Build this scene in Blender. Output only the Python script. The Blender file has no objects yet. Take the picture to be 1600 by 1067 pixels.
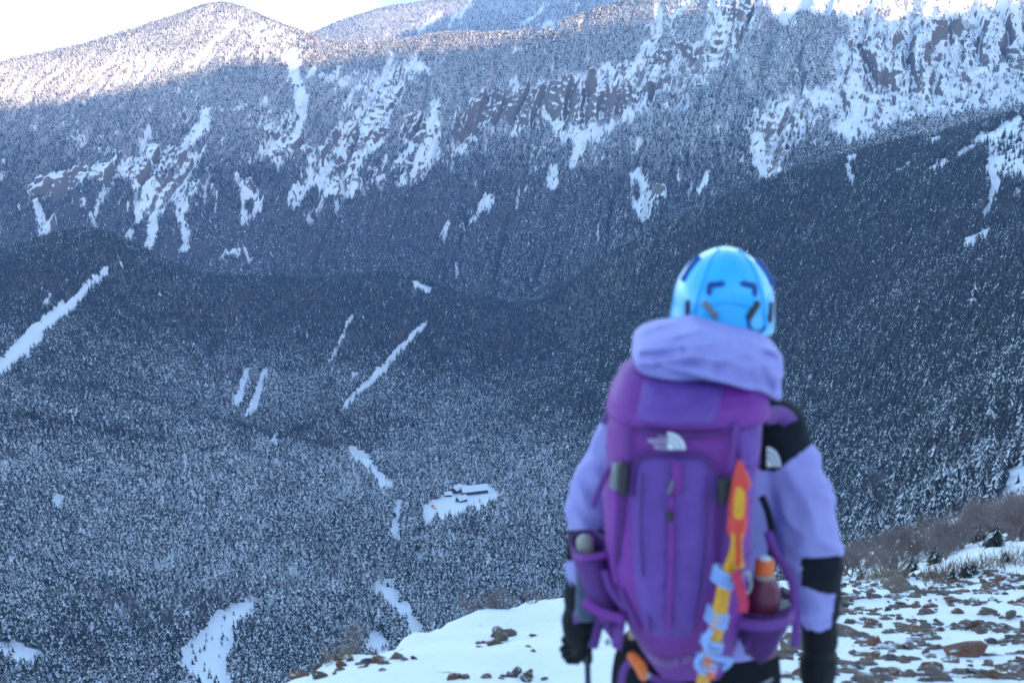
import bpy, bmesh, math, random
import numpy as np
from mathutils import Vector, Matrix, Euler, Quaternion

random.seed(11)
RNG = np.random.default_rng(11)
SC = bpy.context.scene
COL = SC.collection
R = math.radians

# ------------------------------------------------------------------ camera
PITCH = R(15.5)
LENS = 55.0
cam_data = bpy.data.cameras.new('camera')
cam = bpy.data.objects.new('camera', cam_data)
COL.objects.link(cam)
cam.location = (0, 0, 0)
cam.rotation_euler = (math.pi / 2 - PITCH, 0, 0)
cam_data.lens = LENS
cam_data.sensor_width = 36.0
cam_data.clip_start = 0.1
cam_data.clip_end = 200000
cam_data.dof.use_dof = True
cam_data.dof.focus_distance = 1400.0
cam_data.dof.aperture_fstop = 4.3
cam_data.dof.aperture_blades = 9
SC.camera = cam

# ------------------------------------------------------------------ light
SUN_EL = 9.0
SUN_OFF = 25.0            # degrees to the right of straight behind the camera
sun_dir = Vector((math.sin(R(SUN_OFF)) * math.cos(R(SUN_EL)),
                  -math.cos(R(SUN_OFF)) * math.cos(R(SUN_EL)), math.sin(R(SUN_EL))))
world = bpy.data.worlds.new('World')
SC.world = world
world.use_nodes = True
wn = world.node_tree
for n in list(wn.nodes):
    wn.nodes.remove(n)
w_out = wn.nodes.new('ShaderNodeOutputWorld')
w_bg = wn.nodes.new('ShaderNodeBackground')
w_sky = wn.nodes.new('ShaderNodeTexSky')
w_sky.sky_type = 'NISHITA'
w_sky.sun_disc = False
w_sky.sun_elevation = R(SUN_EL)
w_sky.sun_rotation = R(180 - SUN_OFF)
w_sky.altitude = 1200
w_sky.air_density = 1.0
w_sky.dust_density = 1.2
w_sky.ozone_density = 1.0
w_bg.inputs['Strength'].default_value = 0.15
wn.links.new(w_sky.outputs[0], w_bg.inputs[0])
wn.links.new(w_bg.outputs[0], w_out.inputs[0])

sun_data = bpy.data.lights.new('sun', 'SUN')
sun_data.energy = 4.1
sun_data.angle = R(0.55)
sun_data.color = (1.0, 0.69, 0.45)
sun = bpy.data.objects.new('sun', sun_data)
sun.rotation_euler = (-sun_dir).to_track_quat('-Z', 'Y').to_euler()
sun.location = (0, 0, 600)
COL.objects.link(sun)

SC.view_settings.view_transform = 'Standard'
SC.view_settings.look = 'None'
SC.view_settings.exposure = 2.38
SC.view_settings.gamma = 1.0
SC.view_settings.use_curve_mapping = False
SC.render.engine = 'CYCLES'
SC.cycles.max_bounces = 6
SC.cycles.diffuse_bounces = 3
SC.cycles.glossy_bounces = 2
SC.cycles.transmission_bounces = 4
SC.cycles.volume_bounces = 1
SC.cycles.sample_clamp_indirect = 8.0
SC.cycles.use_denoising = True

# ------------------------------------------------------------------ pixel -> direction (photo pixels, 1600 x 1067)
FPX = 1600.0 * LENS / 36.0
CP, SP = math.cos(PITCH), math.sin(PITCH)

def pix(u, v, y):
    """point on the sight line of photo pixel (u, v) at world depth y"""
    xc = (np.asarray(u, float) - 800.0) / FPX
    yc = (533.5 - np.asarray(v, float)) / FPX
    dy = CP + yc * SP
    dz = -SP + yc * CP
    t = np.asarray(y, float) / dy
    return xc * t, dy * t, dz * t

def W(u, v, y):
    a, b, c = pix(u, v, y)
    return Vector((float(a), float(b), float(c)))

def proj(x, y, z):
    """world -> photo pixel"""
    fwd = y * CP - z * SP
    up = y * SP + z * CP
    return 800.0 + FPX * x / fwd, 533.5 - FPX * up / fwd

# ------------------------------------------------------------------ numpy noise
_perm = RNG.permutation(4096)
_grad = RNG.uniform(0, 2 * np.pi, 4096)
_gx, _gy = np.cos(_grad), np.sin(_grad)

def gnoise(x, y):
    xi = np.floor(x).astype(np.int64); yi = np.floor(y).astype(np.int64)
    xf = x - xi; yf = y - yi
    def h(a, b):
        return _perm[(_perm[a & 4095] + b) & 4095]
    def g(ix, iy, fx, fy):
        k = h(ix, iy)
        return _gx[k] * fx + _gy[k] * fy
    sx = xf * xf * xf * (xf * (xf * 6 - 15) + 10)
    sy = yf * yf * yf * (yf * (yf * 6 - 15) + 10)
    a = g(xi, yi, xf, yf); b = g(xi + 1, yi, xf - 1, yf)
    c = g(xi, yi + 1, xf, yf - 1); d = g(xi + 1, yi + 1, xf - 1, yf - 1)
    return (a + (b - a) * sx) * (1 - sy) + (c + (d - c) * sx) * sy   # about -0.7 .. 0.7

def fbm(x, y, octs=5, gain=0.5, lac=2.03):
    s = np.zeros(np.broadcast(x, y).shape); a = 1.0
    for k in range(octs):
        s += a * gnoise(x + 17.3 * k, y - 9.1 * k)
        x = x * lac; y = y * lac; a *= gain
    return s

def sstep(a, b, x):
    t = np.clip((x - a) / (b - a), 0, 1)
    return t * t * (3 - 2 * t)

# ------------------------------------------------------------------ object helpers
def link(o, parent=None):
    COL.objects.link(o)
    if parent is not None:
        o.parent = parent
    return o

def tag(o, label=None, cat=None, group=None, kind=None):
    if label: o['label'] = label
    if cat: o['category'] = cat
    if group: o['group'] = group
    if kind: o['kind'] = kind
    return o

def empty(name, loc=(0, 0, 0), rotz=0.0):
    o = bpy.data.objects.new(name, None)
    o.empty_display_size = 0.2
    o.location = loc
    o.rotation_euler = (0, 0, rotz)
    COL.objects.link(o)
    return o

def mesh_np(name, verts, faces, smooth=True):
    """fast mesh from numpy arrays; faces (n,3) or (n,4)"""
    me = bpy.data.meshes.new(name)
    verts = np.ascontiguousarray(verts, dtype=np.float32)
    faces = np.ascontiguousarray(faces, dtype=np.int32)
    k = faces.shape[1]
    me.vertices.add(len(verts)); me.vertices.foreach_set('co', verts.ravel())
    me.loops.add(faces.size); me.loops.foreach_set('vertex_index', faces.ravel())
    me.polygons.add(len(faces))
    me.polygons.foreach_set('loop_start', np.arange(0, faces.size, k, dtype=np.int32))
    if smooth:
        me.polygons.foreach_set('use_smooth', np.ones(len(faces), dtype=bool))
    me.update(calc_edges=True)
    return me

def grid_faces(nr, nc):
    i = np.arange(nr * nc).reshape(nr, nc)
    return np.stack([i[:-1, :-1], i[:-1, 1:], i[1:, 1:], i[1:, :-1]], -1).reshape(-1, 4)

def add_attr(me, name, arr, domain='POINT'):
    a = me.attributes.new(name, 'FLOAT', domain)
    a.data.foreach_set('value', np.ascontiguousarray(arr, dtype=np.float32).ravel())

# ------------------------------------------------------------------ material helper
class NT:
    def __init__(self, name):
        self.m = bpy.data.materials.new(name); self.m.use_nodes = True
        self.t = self.m.node_tree
        for n in list(self.t.nodes): self.t.nodes.remove(n)
        self.out = self.t.nodes.new('ShaderNodeOutputMaterial')
    def n(self, kind, **kw):
        nd = self.t.nodes.new(kind)
        for k, v in kw.items(): setattr(nd, k, v)
        return nd
    def l(self, a, b): self.t.links.new(a, b)
    def val(self, sock, v):
        if hasattr(v, 'is_output'): self.l(v, sock)
        else: sock.default_value = v
    def math(self, op, a, b=0.0, clamp=False):
        nd = self.n('ShaderNodeMath', operation=op); nd.use_clamp = clamp
        self.val(nd.inputs[0], a); self.val(nd.inputs[1], b)
        return nd.outputs[0]
    def mix(self, fac, a, b):
        nd = self.n('ShaderNodeMix', data_type='RGBA')
        self.val(nd.inputs[0], fac)
        self.val(nd.inputs[6], a if hasattr(a, 'is_output') else (*a[:3], 1))
        self.val(nd.inputs[7], b if hasattr(b, 'is_output') else (*b[:3], 1))
        return nd.outputs[2]
    def attr(self, name, typ='GEOMETRY'):
        nd = self.n('ShaderNodeAttribute', attribute_name=name); nd.attribute_type = typ
        return nd.outputs['Fac']
    def noise(self, scale, detail=4, rough=0.55, vec=None, dist=0.0):
        nd = self.n('ShaderNodeTexNoise'); nd.inputs['Scale'].default_value = scale
        nd.inputs['Detail'].default_value = detail; nd.inputs['Roughness'].default_value = rough
        nd.inputs['Distortion'].default_value = dist
        if vec is not None: self.l(vec, nd.inputs['Vector'])
        return nd.outputs['Fac']
    def ramp(self, fac, lo, hi):
        nd = self.n('ShaderNodeMapRange', interpolation_type='SMOOTHSTEP')
        self.val(nd.inputs[0], fac); nd.inputs[1].default_value = lo; nd.inputs[2].default_value = hi
        return nd.outputs[0]
    def bsdf(self, color, rough=0.7, **kw):
        b = self.n('ShaderNodeBsdfPrincipled')
        self.val(b.inputs['Base Color'], color if hasattr(color, 'is_output') else (*color[:3], 1))
        self.val(b.inputs['Roughness'], rough)
        for k, v in kw.items(): self.val(b.inputs[k], v)
        self.l(b.outputs[0], self.out.inputs[0])
        return b
    def bump(self, b, height, strength=0.4, dist=0.02):
        nd = self.n('ShaderNodeBump'); nd.inputs['Strength'].default_value = strength
        nd.inputs['Distance'].default_value = dist
        self.l(height, nd.inputs['Height']); self.l(nd.outputs[0], b.inputs['Normal'])
    def obj(self): return self.n('ShaderNodeTexCoord').outputs['Object']
    def geo(self, k='Position'): return self.n('ShaderNodeNewGeometry').outputs[k]

def simple_mat(name, color, rough=0.6, var=0.12, scale=60.0, bump=0.15, bdist=0.002, **kw):
    """procedural material: base colour with a little mottling and fine relief"""
    t = NT(name); v = t.obj()
    n1 = t.noise(scale, 4, 0.6, v); n2 = t.noise(scale * 0.13, 3, 0.5, v)
    f = t.math('ADD', t.math('MULTIPLY', n1, 0.5), t.math('MULTIPLY', n2, 0.5))
    lo = tuple(c * (1 - var) for c in color); hi = tuple(min(1, c * (1 + var)) for c in color)
    c = t.mix(t.ramp(f, 0.3, 0.7), lo, hi)
    b = t.bsdf(c, rough, **kw)
    if bump: t.bump(b, n1, bump, bdist)
    return t.m
# ================================================================== TERRAIN
# control points: photo pixel (u, v) and depth y; depths chosen from tree size, hut size and natural slopes
CREST = [(-400,190,3200),(-200,140,3200),(0,100,3200),(80,84,3220),(150,69,3250),(200,52,3280),(250,35,3300),(290,18,3330),
         (340,7,3350),(370,9,3340),(395,18,3310),(430,38,3260),(455,55,3220),(480,66,3200),(520,69,3190),(560,71,3180),(620,66,3150),
         (660,58,3150),(700,53,3150),(740,55,3120),(770,61,3080),(830,50,3050),(900,31,3020),(970,13,3000),(1040,-12,2980),
         (1200,-70,2950),(1400,-120,2900),(1600,-200,2800),(1900,-320,2600)]
FACE = [(-200,180,3000),(-200,280,2720),(-200,420,2450),
        (0,165,2980),(0,260,2750),(0,340,2600),(0,415,2480),
        (200,130,3080),(200,220,2850),(200,300,2700),(200,380,2580),(200,440,2480),
        (400,100,3060),(400,200,2850),(400,300,2690),(400,400,2560),(400,455,2470),
        (600,130,2990),(600,200,2850),(600,300,2690),(600,400,2560),(600,455,2480),
        (800,120,2900),(800,200,2760),(800,300,2600),(800,400,2440),(800,462,2330),
        (1000,100,2760),(1000,200,2580),(1000,300,2430),(1000,372,2320),
        (1200,0,2750),(1200,100,2520),(1200,200,2350),(1200,292,2200),
        (1400,0,2680),(1400,30,2600),(1400,100,2420),(1400,205,2150),
        (1600,0,2600),(1600,100,2300),(1600,180,2060),(1800,0,2500),(1800,150,2000)]
SPUR = [(1750,140,1750),(1600,183,1790),(1520,210,1820),(1450,232,1850),(1380,248,1880),(1300,270,1900),(1190,305,1950),
        (1080,350,2000),(1000,392,2050),(900,440,2130),(840,478,2180),(760,482,2280)]
RIGHT = [(1750,300,1450),(1750,600,850),(1600,300,1500),(1600,400,1250),(1600,500,1050),(1600,600,880),(1600,700,720),(1600,780,610),(1600,840,500),
         (1400,300,1700),(1400,400,1500),(1400,500,1300),(1400,600,1130),(1400,700,980),(1400,800,780),(1400,860,640),
         (1200,400,1800),(1200,500,1620),(1200,600,1450),(1200,700,1250),(1200,800,1080),(1200,900,880),
         (1000,450,1930),(1000,520,1800),(1000,600,1660),(1000,700,1480),(1000,800,1300),(1000,900,1120),(1000,1000,950)]
HILL = [(-300,420,1950),(-100,405,2000),(0,393,2050),(60,379,2080),(100,366,2090),(130,362,2100),(180,378,2120),(240,400,2160),
        (285,421,2190),(330,435,2220),(420,437,2240),(520,437,2240),(560,431,2250),(600,427,2250),(650,436,2240),(700,458,2210),
        (760,484,2160),(840,516,2080),(900,540,2000)]
HFACE = [(0,480,1850),(0,560,1720),(150,450,1980),(150,550,1800),(150,620,1700),(300,520,2030),(300,600,1850),(300,660,1720),
         (500,520,2040),(500,600,1880),(500,680,1700),(700,540,2020),(700,620,1850),(700,680,1680),(850,600,1850),(850,700,1600)]
LSPUR = [(-200,560,1560),(0,594,1560),(75,608,1570),(150,622,1580),(225,637,1590),(300,653,1600),(375,672,1600),(450,691,1600),(530,707,1590)]
LNEAR = [(-200,800,1150),(0,700,1350),(0,800,1180),(0,900,1050),(0,1000,930),(0,1067,860),
         (250,750,1380),(250,850,1200),(250,950,1050),(250,1050,920),(450,780,1370),(450,880,1200),(450,1000,1010),
         (600,760,1430),(620,850,1250),(650,950,1100),(720,780,1390),(850,800,1330),(850,950,1080),(700,1050,920)]
FARR = [(440,64,4700),(500,52,4750),(560,30,4800),(620,14,4800),(700,2,4800),(800,-25,4800),(900,-60,4800),(1100,-100,4700),
        (400,90,4700),(500,80,4300),(700,88,4000),(900,75,3900),(700,45,4400),(800,40,4300)]
def push(L):
    # the wall stands well behind the hills: stretch its depth, most on the left
    return [(u, v, y * float(np.interp(u, [700, 1250], [1.22, 1.08]))) for (u, v, y) in L]
CREST = push(CREST); FACE = push(FACE); FARR = [(u, v, y * 1.2) for (u, v, y) in FARR]
pts = []
def addp(lst):
    for (u, v, y) in lst:
        a, b, c = pix(u, v, y); pts.append((float(a), float(b), float(c)))
for L in (CREST, FACE, SPUR, RIGHT, HILL, HFACE, LSPUR, LNEAR, FARR):
    addp(L)
addp([(u, v + 75, y + 420) for (u, v, y) in CREST if u < 420])
addp([(u, v + 35, y + 350) for (u, v, y) in CREST if 420 <= u < 1000])
addp([(u, v + 24, y + 150) for (u, v, y) in HILL if u < 800])
addp([(u, v + 10, y + 90) for (u, v, y) in LSPUR])
for u in (-300, 200, 700, 1200):
    for (y, z) in ((600, -335), (300, -175), (150, -96), (60, -52)):
        a, b, c = pix(u, 800, y); pts.append((float(a), float(b), z))
for (y, z) in ((300, -150), (150, -88), (60, -46)):
    a, b, c = pix(1650, 800, y); pts.append((float(a), float(b), z))
for (x, y, z) in ((-1900, 5100, -1050), (-1100, 5200, -950), (-2000, 6600, -1400), (-700, 6600, -1200), (0, 6700, -1000), (1100, 6600, -600), (2400, 6600, -350), (2400, 4600, -120)):
    pts.append((x, y, z))
pts = np.array(pts)

MQC = 55.0
def _ker(px, py, qx, qy):
    return np.sqrt((px - qx) ** 2 + (py - qy) ** 2 + MQC ** 2)
_n = len(pts)
_A = np.zeros((_n + 3, _n + 3))
_A[:_n, :_n] = _ker(pts[:, 0][:, None], pts[:, 1][:, None], pts[:, 0][None], pts[:, 1][None]) + np.eye(_n) * -0.6
_A[:_n, _n] = 1; _A[:_n, _n + 1] = pts[:, 0]; _A[:_n, _n + 2] = pts[:, 1]
_A[_n:, :_n] = _A[:_n, _n:].T
_w = np.linalg.solve(_A, np.concatenate([pts[:, 2], np.zeros(3)]))

def base_z(x, y):
    s = _w[_n] + _w[_n + 1] * x + _w[_n + 2] * y
    for k in range(_n):
        s = s + _w[k] * _ker(x, y, pts[k, 0], pts[k, 1])
    return s

# ------------------------------------------------------------------ where snow, rock and bare ground lie (photo pixels, half-width)
RW, RH, RO, RS = 1000, 620, 100, 2.0     # raster: half resolution with a margin of 200 px left
class Raster:
    def __init__(self):
        self.a = np.zeros((RH, RW), np.float32)
        vv, uu = np.mgrid[0:RH, 0:RW]
        self.u = (uu - RO) * RS; self.v = (vv - 20) * RS
    def line(self, p, val=1.0, soft=1.6):
        u = [q[0] for q in p]; v = [q[1] for q in p]; w = max(q[2] for q in p) + 4
        i0 = max(0, int((min(u) - w) / RS + RO)); i1 = min(RW, int((max(u) + w) / RS + RO) + 2)
        j0 = max(0, int((min(v) - w) / RS + 20)); j1 = min(RH, int((max(v) + w) / RS + 20) + 2)
        if i1 <= i0 or j1 <= j0: return
        U = self.u[j0:j1, i0:i1]; V = self.v[j0:j1, i0:i1]; best = np.zeros(U.shape, np.float32)
        if len(p) == 1: p = [p[0], (p[0][0] + .1, p[0][1] + .1, p[0][2])]
        for a, b in zip(p[:-1], p[1:]):
            dx, dy = b[0] - a[0], b[1] - a[1]
            t = np.clip(((U - a[0]) * dx + (V - a[1]) * dy) / (dx * dx + dy * dy + 1e-6), 0, 1)
            d = np.hypot(U - a[0] - t * dx, V - a[1] - t * dy)
            w = a[2] + (b[2] - a[2]) * t
            best = np.maximum(best, np.clip(0.5 + (w - d) / (2 * soft), 0, 1))
        self.a[j0:j1, i0:i1] = np.maximum(self.a[j0:j1, i0:i1], best * val) if val > 0 else self.a[j0:j1, i0:i1] * (1 + best * val)
    def poly(self, p, val=1.0):
        inside = np.zeros(self.a.shape, bool)
        for (x0, y0), (x1, y1) in zip(p, p[1:] + p[:1]):
            c = ((y0 > self.v) != (y1 > self.v))
            with np.errstate(divide='ignore', invalid='ignore'):
                xi = (x1 - x0) * (self.v - y0) / ((y1 - y0) if y1 != y0 else 1e-9) + x0
            inside ^= c & (self.u < xi)
        if val >= 0: self.a[inside] = np.maximum(self.a[inside], val)
        else: self.a[inside] *= (1 + val)
    def blur(self, k):
        for _ in range(k):
            p = np.pad(self.a, 1, mode='edge')
            self.a = (p[:-2, 1:-1] + p[2:, 1:-1] + p[1:-1, :-2] + p[1:-1, 2:] + 2 * p[1:-1, 1:-1]) / 6
    def at(self, u, v):
        x = np.clip(u / RS + RO, 0, RW - 1.01); y = np.clip(v / RS + 20, 0, RH - 1.01)
        i = x.astype(int); j = y.astype(int); fx = x - i; fy = y - j
        A = self.a
        return (A[j, i] * (1 - fx) + A[j, i + 1] * fx) * (1 - fy) + (A[j + 1, i] * (1 - fx) + A[j + 1, i + 1] * fx) * fy

wall_snow, wall_rock, hill_snow, hill_rock = Raster(), Raster(), Raster(), Raster()
# broad, thinly wooded snow ground
wall_snow.poly([(1310,130),(1296,80),(1325,35),(1290,10),(1290,-30),(1700,-30),(1700,150),(1560,165),(1480,185),(1430,190),(1400,200),(1350,218),(1325,232),
                (1300,205),(1280,195),(1225,262),(1200,305),(1182,240),(1168,195),(1200,165),(1240,140),(1290,128)], 0.50)
wall_snow.poly([(1190,-30),(1340,-30),(1330,28),(1240,18),(1190,12)], 0.75)
wall_snow.poly([(1105,-30),(1195,-30),(1195,12),(1165,55),(1150,85),(1110,108),(1060,150),(1020,152),(985,135),(1000,100),(1050,85),(1100,55)], 0.52)
wall_snow.poly([(400,30),(440,38),(470,62),(480,90),(462,112),(440,95),(405,92),(385,60)], 0.36)
wall_snow.poly([(1270,186),(1292,182),(1315,228),(1242,264),(1222,262),(1240,225)], -0.9)
wall_snow.poly([(920,105),(1000,95),(1060,140),(1020,155),(960,140)], 0.45)
wall_snow.blur(3)
for p in [
    [(382,20,2),(345,56,3),(310,92,4),(285,115,4)], [(235,198,4),(222,230,6)], [(242,212,4)], [(320,178,5),(318,200,8),(300,216,8),(288,228,6)],
    [(55,315,6),(62,330,6),(72,345,8),(75,355,11),(70,372,6)], [(170,283,8),(162,300,6),(152,320,5),(150,340,4),(143,345,3),(150,358,5),(155,366,3)],
    [(212,285,4),(235,270,4),(255,260,5),(285,252,6),(300,245,9),(316,238,6)],
    [(305,245,11),(292,265,11),(285,285,9),(270,290,10),(255,300,11),(246,320,9),(240,345,5),(238,370,6),(232,388,6)],
    [(275,300,9),(285,320,9),(280,335,6),(285,350,6),(293,365,5),(290,385,4),(283,396,5)],
    [(210,285,5),(212,300,4),(210,320,4),(215,335,4),(225,325,4)], [(206,350,4),(200,376,4)], [(240,290,11),(230,310,9),(220,328,4)],
    [(370,277,3),(375,295,5),(378,315,4),(382,335,7),(377,350,5)], [(380,297,5),(398,300,5),(404,318,4),(394,335,4)], [(345,402,3),(370,393,4),(395,386,2)],
    [(458,92,12),(463,125,7),(470,150,13),(473,180,10),(465,205,5),(455,235,6),(452,246,4)], [(489,104,4),(485,122,4)],
    [(415,155,3),(418,185,4),(422,210,5),(420,235,6),(432,258,4)], [(455,225,3),(450,245,3),(435,255,3)],
    [(615,84,3),(605,100,5),(597,120,5),(585,140,4),(575,155,5),(560,175,5),(545,195,7)], [(651,88,4),(640,112,4)],
    [(545,200,11),(530,222,13),(535,240,9)], [(597,212,8),(580,230,8),(565,248,7),(550,270,8),(552,290,9),(545,308,6)], [(562,262,4),(535,280,5),(520,300,8)],
    [(677,148,3),(680,180,9),(675,205,13),(672,232,10),(660,247,8),(650,265,6),(645,279,4)], [(655,215,6),(640,240,6),(615,265,4),(605,273,3),(582,285,2)],
    [(688,235,3),(670,260,3),(664,271,2)], [(630,275,5),(628,287,4),(622,292,2)], [(697,248,4)], [(605,243,2),(593,270,2)],
    [(485,245,4),(490,265,5),(485,280,9),(470,295,9),(460,310,11),(465,322,5)],
    [(515,250,9),(510,275,13),(522,285,9),(510,300,8),(500,315,6),(498,330,3),(486,340,5)], [(530,315,7),(523,323,3)],
    [(766,310,8),(756,325,8),(748,334,3)], [(729,351,4),(742,345,5)], [(701,340,3),(693,350,4),(690,365,2)], [(543,406,3)], [(714,415,2),(716,430,3)],
    [(845,165,4),(860,190,6),(880,206,11),(905,216,13),(940,197,9),(970,190,7),(1000,171,6),(1018,160,4)], [(905,216,13),(905,235,9),(897,253,6),(889,263,4)],
    [(1028,12,6),(1028,55,7),(1010,75,5),(990,105,5),(980,125,3)], [(950,95,2),(960,115,4),(962,132,3)], [(1050,25,4),(1082,0,6)],
    [(1130,35,9),(1140,50,11),(1125,75,9),(1110,95,7)], [(830,56,3),(850,45,5),(870,35,4)], [(818,76,3),(800,84,3)], [(868,88,2),(880,78,2)],
    [(1052,165,4),(1040,172,4)], [(1003,218,6),(990,228,4)], [(1012,190,4)], [(805,120,4),(808,145,5),(800,160,4)], [(818,200,7),(805,215,8)],
    [(865,258,3),(862,285,7),(858,297,3)], [(820,290,3),(812,310,4),(805,328,5)],
    [(1000,270,7),(1005,285,9),(1012,305,12),(1005,325,8),(1000,340,4),(998,366,3)], [(985,275,4),(985,305,3),(993,335,4)], [(1036,295,6),(1018,315,6)],
    [(1083,280,3),(1080,300,3),(1078,316,2)], [(1106,270,4),(1095,295,3),(1090,307,2)], [(936,356,3),(931,390,2)], [(1130,288,4)], [(815,405,2)], [(870,420,2)],
    [(1190,205,12),(1185,240,12),(1200,270,11),(1205,296,5)], [(1330,215,10),(1310,195,9),(1350,190,8)],
    [(1335,125,8),(1345,160,8),(1330,200,7)], [(1460,118,4),(1465,135,6)], [(1470,45,9),(1485,75,9),(1470,95,5)], [(1240,160,12),(1220,190,10)],
    [(560,140,3),(545,165,3),(530,190,2)], [(725,205,5),(750,195,4)], [(1218,5,10),(1240,40,6)], [(780,150,4),(800,160,3)],
    [(515,52,2),(505,68,2)], [(690,20,3),(655,48,3)], [(735,5,3),(700,45,2)], [(610,45,3),(600,65,2)], [(850,10,3),(815,40,2)], [(905,5,3),(895,18,2)]]:
    wall_snow.line(p, 0.95)
for p in [[(45,292,11),(90,290,15),(130,273,12),(180,272,11),(226,268,7)], [(85,350,6)], [(235,238,9),(262,242,8),(285,238,6)],
          [(1378,113,7),(1440,112,7),(1465,100,3)], [(1455,95,6),(1540,105,8),(1500,125,8)], [(1388,152,11),(1420,140,10),(1442,156,9)],
          [(1352,146,6),(1400,166,5)], [(1310,165,3),(1330,170,3)], [(1372,176,9)], [(1440,76,6),(1456,86,5)], [(1445,37,6),(1500,34,5)], [(1526,70,6)],
          [(1020,296,7),(1038,294,4)], [(1235,190,5),(1250,200,4)], [(1140,15,12),(1175,15,10)], [(1090,80,8),(1050,70,4)], [(1185,285,4),(1200,296,3)], [(385,285,4),(400,293,3)],
          [(1000,145,9),(1040,130,8)], [(1020,88,8),(1050,84,6)]]:
    wall_rock.line(p, 1.0)
wall_rock.poly([(585,145),(637,122),(628,152),(610,190),(602,215),(548,232),(512,215),(540,195),(560,176)], 0.72)
wall_rock.poly([(630,180),(668,160),(668,215),(622,210)], 0.55)
wall_rock.poly([(772,130),(802,150),(805,188),(765,182),(732,196),(718,176)], 0.95)
wall_rock.poly([(720,176),(765,185),(745,215),(705,212)], 0.62)
wall_rock.poly([(828,146),(860,130),(920,114),(962,130),(1000,140),(1022,150),(985,168),(940,180),(905,200),(880,185),(860,183),(846,165)], 0.92)
wall_rock.poly([(800,150),(830,148),(845,165),(850,200),(810,205),(800,190)], 0.6)
wall_rock.poly([(962,130),(1000,100),(1050,88),(1100,60),(1130,30),(1120,-5),(1182,0),(1172,40),(1150,80),(1100,110),(1060,150),(1020,150)], 0.38)
wall_rock.poly([(1325,60),(1600,20),(1650,150),(1480,182),(1400,195),(1330,225),(1310,165)], 0.55)
wall_rock.poly([(470,225),(440,205),(440,180),(470,180),(480,215)], 0.5)
wall_rock.poly([(405,150),(440,190),(450,230),(415,235)], 0.35)
wall_rock.poly([(1180,200),(1230,160),(1290,185),(1230,250),(1195,270)], 0.4)
wall_rock.poly([(255,240),(312,236),(290,290),(270,310),(230,330),(240,280)], 0.42)
wall_rock.blur(1)
for p in [[(0,572,13),(30,548,13),(60,515,13),(90,490,11),(120,465,7),(145,440,5),(164,424,5)], [(190,413,3)], [(100,440,3)], [(80,460,3),(70,480,3)],
          [(384,577,5),(378,605,6),(370,632,5)], [(415,578,5),(405,605,8),(395,630,7),(384,648,4)], [(430,682,6)],
          [(667,503,3),(640,530,5),(610,560,6),(575,600,6),(540,635,5),(531,642,3)], [(557,485,2),(540,515,3),(525,545,2),(515,570,2)], [(482,505,2),(478,525,2)],
          [(555,585,5)], [(325,575,3)], [(712,492,3)], [(650,445,5),(672,452,4)], [(553,705,6),(575,715,7),(590,735,4),(602,748,7)], [(622,785,4),(616,832,5)], [(655,860,4)],
          [(600,910,12),(620,930,9),(640,962,8),(656,982,8)], [(590,1000,14)], [(400,935,8),(380,950,12),(350,965,15),(340,1000,22),(312,1020,22),(330,1050,20),(340,1080,20)],
          [(90,775,8)], [(0,1008,10),(60,1015,6)], [(1592,735,12),(1575,800,12),(1605,790,16)], [(1405,815,8)], [(495,660,3)],
          [(1548,262,10),(1556,290,9),(1548,310,5),(1541,336,3)], [(1323,262,5),(1330,285,4)], [(1475,253,8),(1450,266,4)], [(1465,214,6),(1432,218,4)],
          [(1511,410,4)], [(1540,372,3)], [(1590,300,7)], [(1380,262,3)], [(1225,770,5)], [(1500,768,4)], [(1420,255,4),(1400,270,3)], [(1500,240,7),(1540,215,6),(1590,190,8)]]:
    hill_snow.line(p, 0.95)
    if min(q[1] for q in p) > 660: hill_snow.line([(q[0], q[1] + 7, q[2] * 1.35 + 1) for q in p], 0.95)
hill_snow.poly([(660,788),(700,765),(708,757),(762,753),(780,765),(778,780),(766,795),(735,798),(708,812),(660,818)], 1.0)
hill_snow.poly([(1555,205),(1620,178),(1640,300),(1575,280),(1548,262),(1538,235)], 0.4)
hill_rock.poly([(1555,205),(1620,178),(1640,300),(1575,280),(1548,262),(1538,235)], 0.62)
for p in [[(1510,385,6),(1540,366,6)], [(1330,248,8)], [(1460,220,5)], [(1560,700,6),(1600,712,6)]]:
    hill_rock.line(p, 1.0)

wall_wood = Raster()      # closely wooded parts of the wall
wall_wood.poly([(1195,14),(1240,14),(1300,40),(1312,75),(1310,125),(1270,130),(1235,142),(1200,160),(1170,195),(1178,240),(1150,295),(1050,295),(1005,245),(1040,190),(1110,115),(1160,72)], 1.0)
wall_wood.poly([(780,68),(900,44),(1000,24),(1022,60),(1000,92),(960,106),(900,110),(845,130),(800,118)], 0.9)
wall_wood.poly([(690,85),(780,75),(800,115),(765,130),(720,172),(690,140)], 0.9)
wall_wood.poly([(480,75),(610,80),(575,150),(530,190),(500,170),(480,120)], 0.7)
wall_wood.poly([(-60,150),(280,115),(290,170),(200,200),(-60,250)], 0.8)
wall_wood.poly([(320,110),(450,110),(455,180),(410,150),(340,190)], 0.7)
wall_wood.poly([(640,125),(675,150),(665,165),(622,185),(630,150)], 0.8)
wall_wood.blur(4)
wall_halo, hill_halo = Raster(), Raster()
wall_halo.a = wall_snow.a.copy(); wall_halo.blur(10); hill_halo.a = hill_snow.a.copy(); hill_halo.blur(4)
EDGE_U = [-400, 700, 840, 1000, 1190, 1450, 1600, 2000]
EDGE_Y = [2340, 2340, 2250, 2150, 2060, 1970, 1920, 1850]
def is_wall(u, y):
    return y > np.interp(u, EDGE_U, EDGE_Y)

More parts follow.
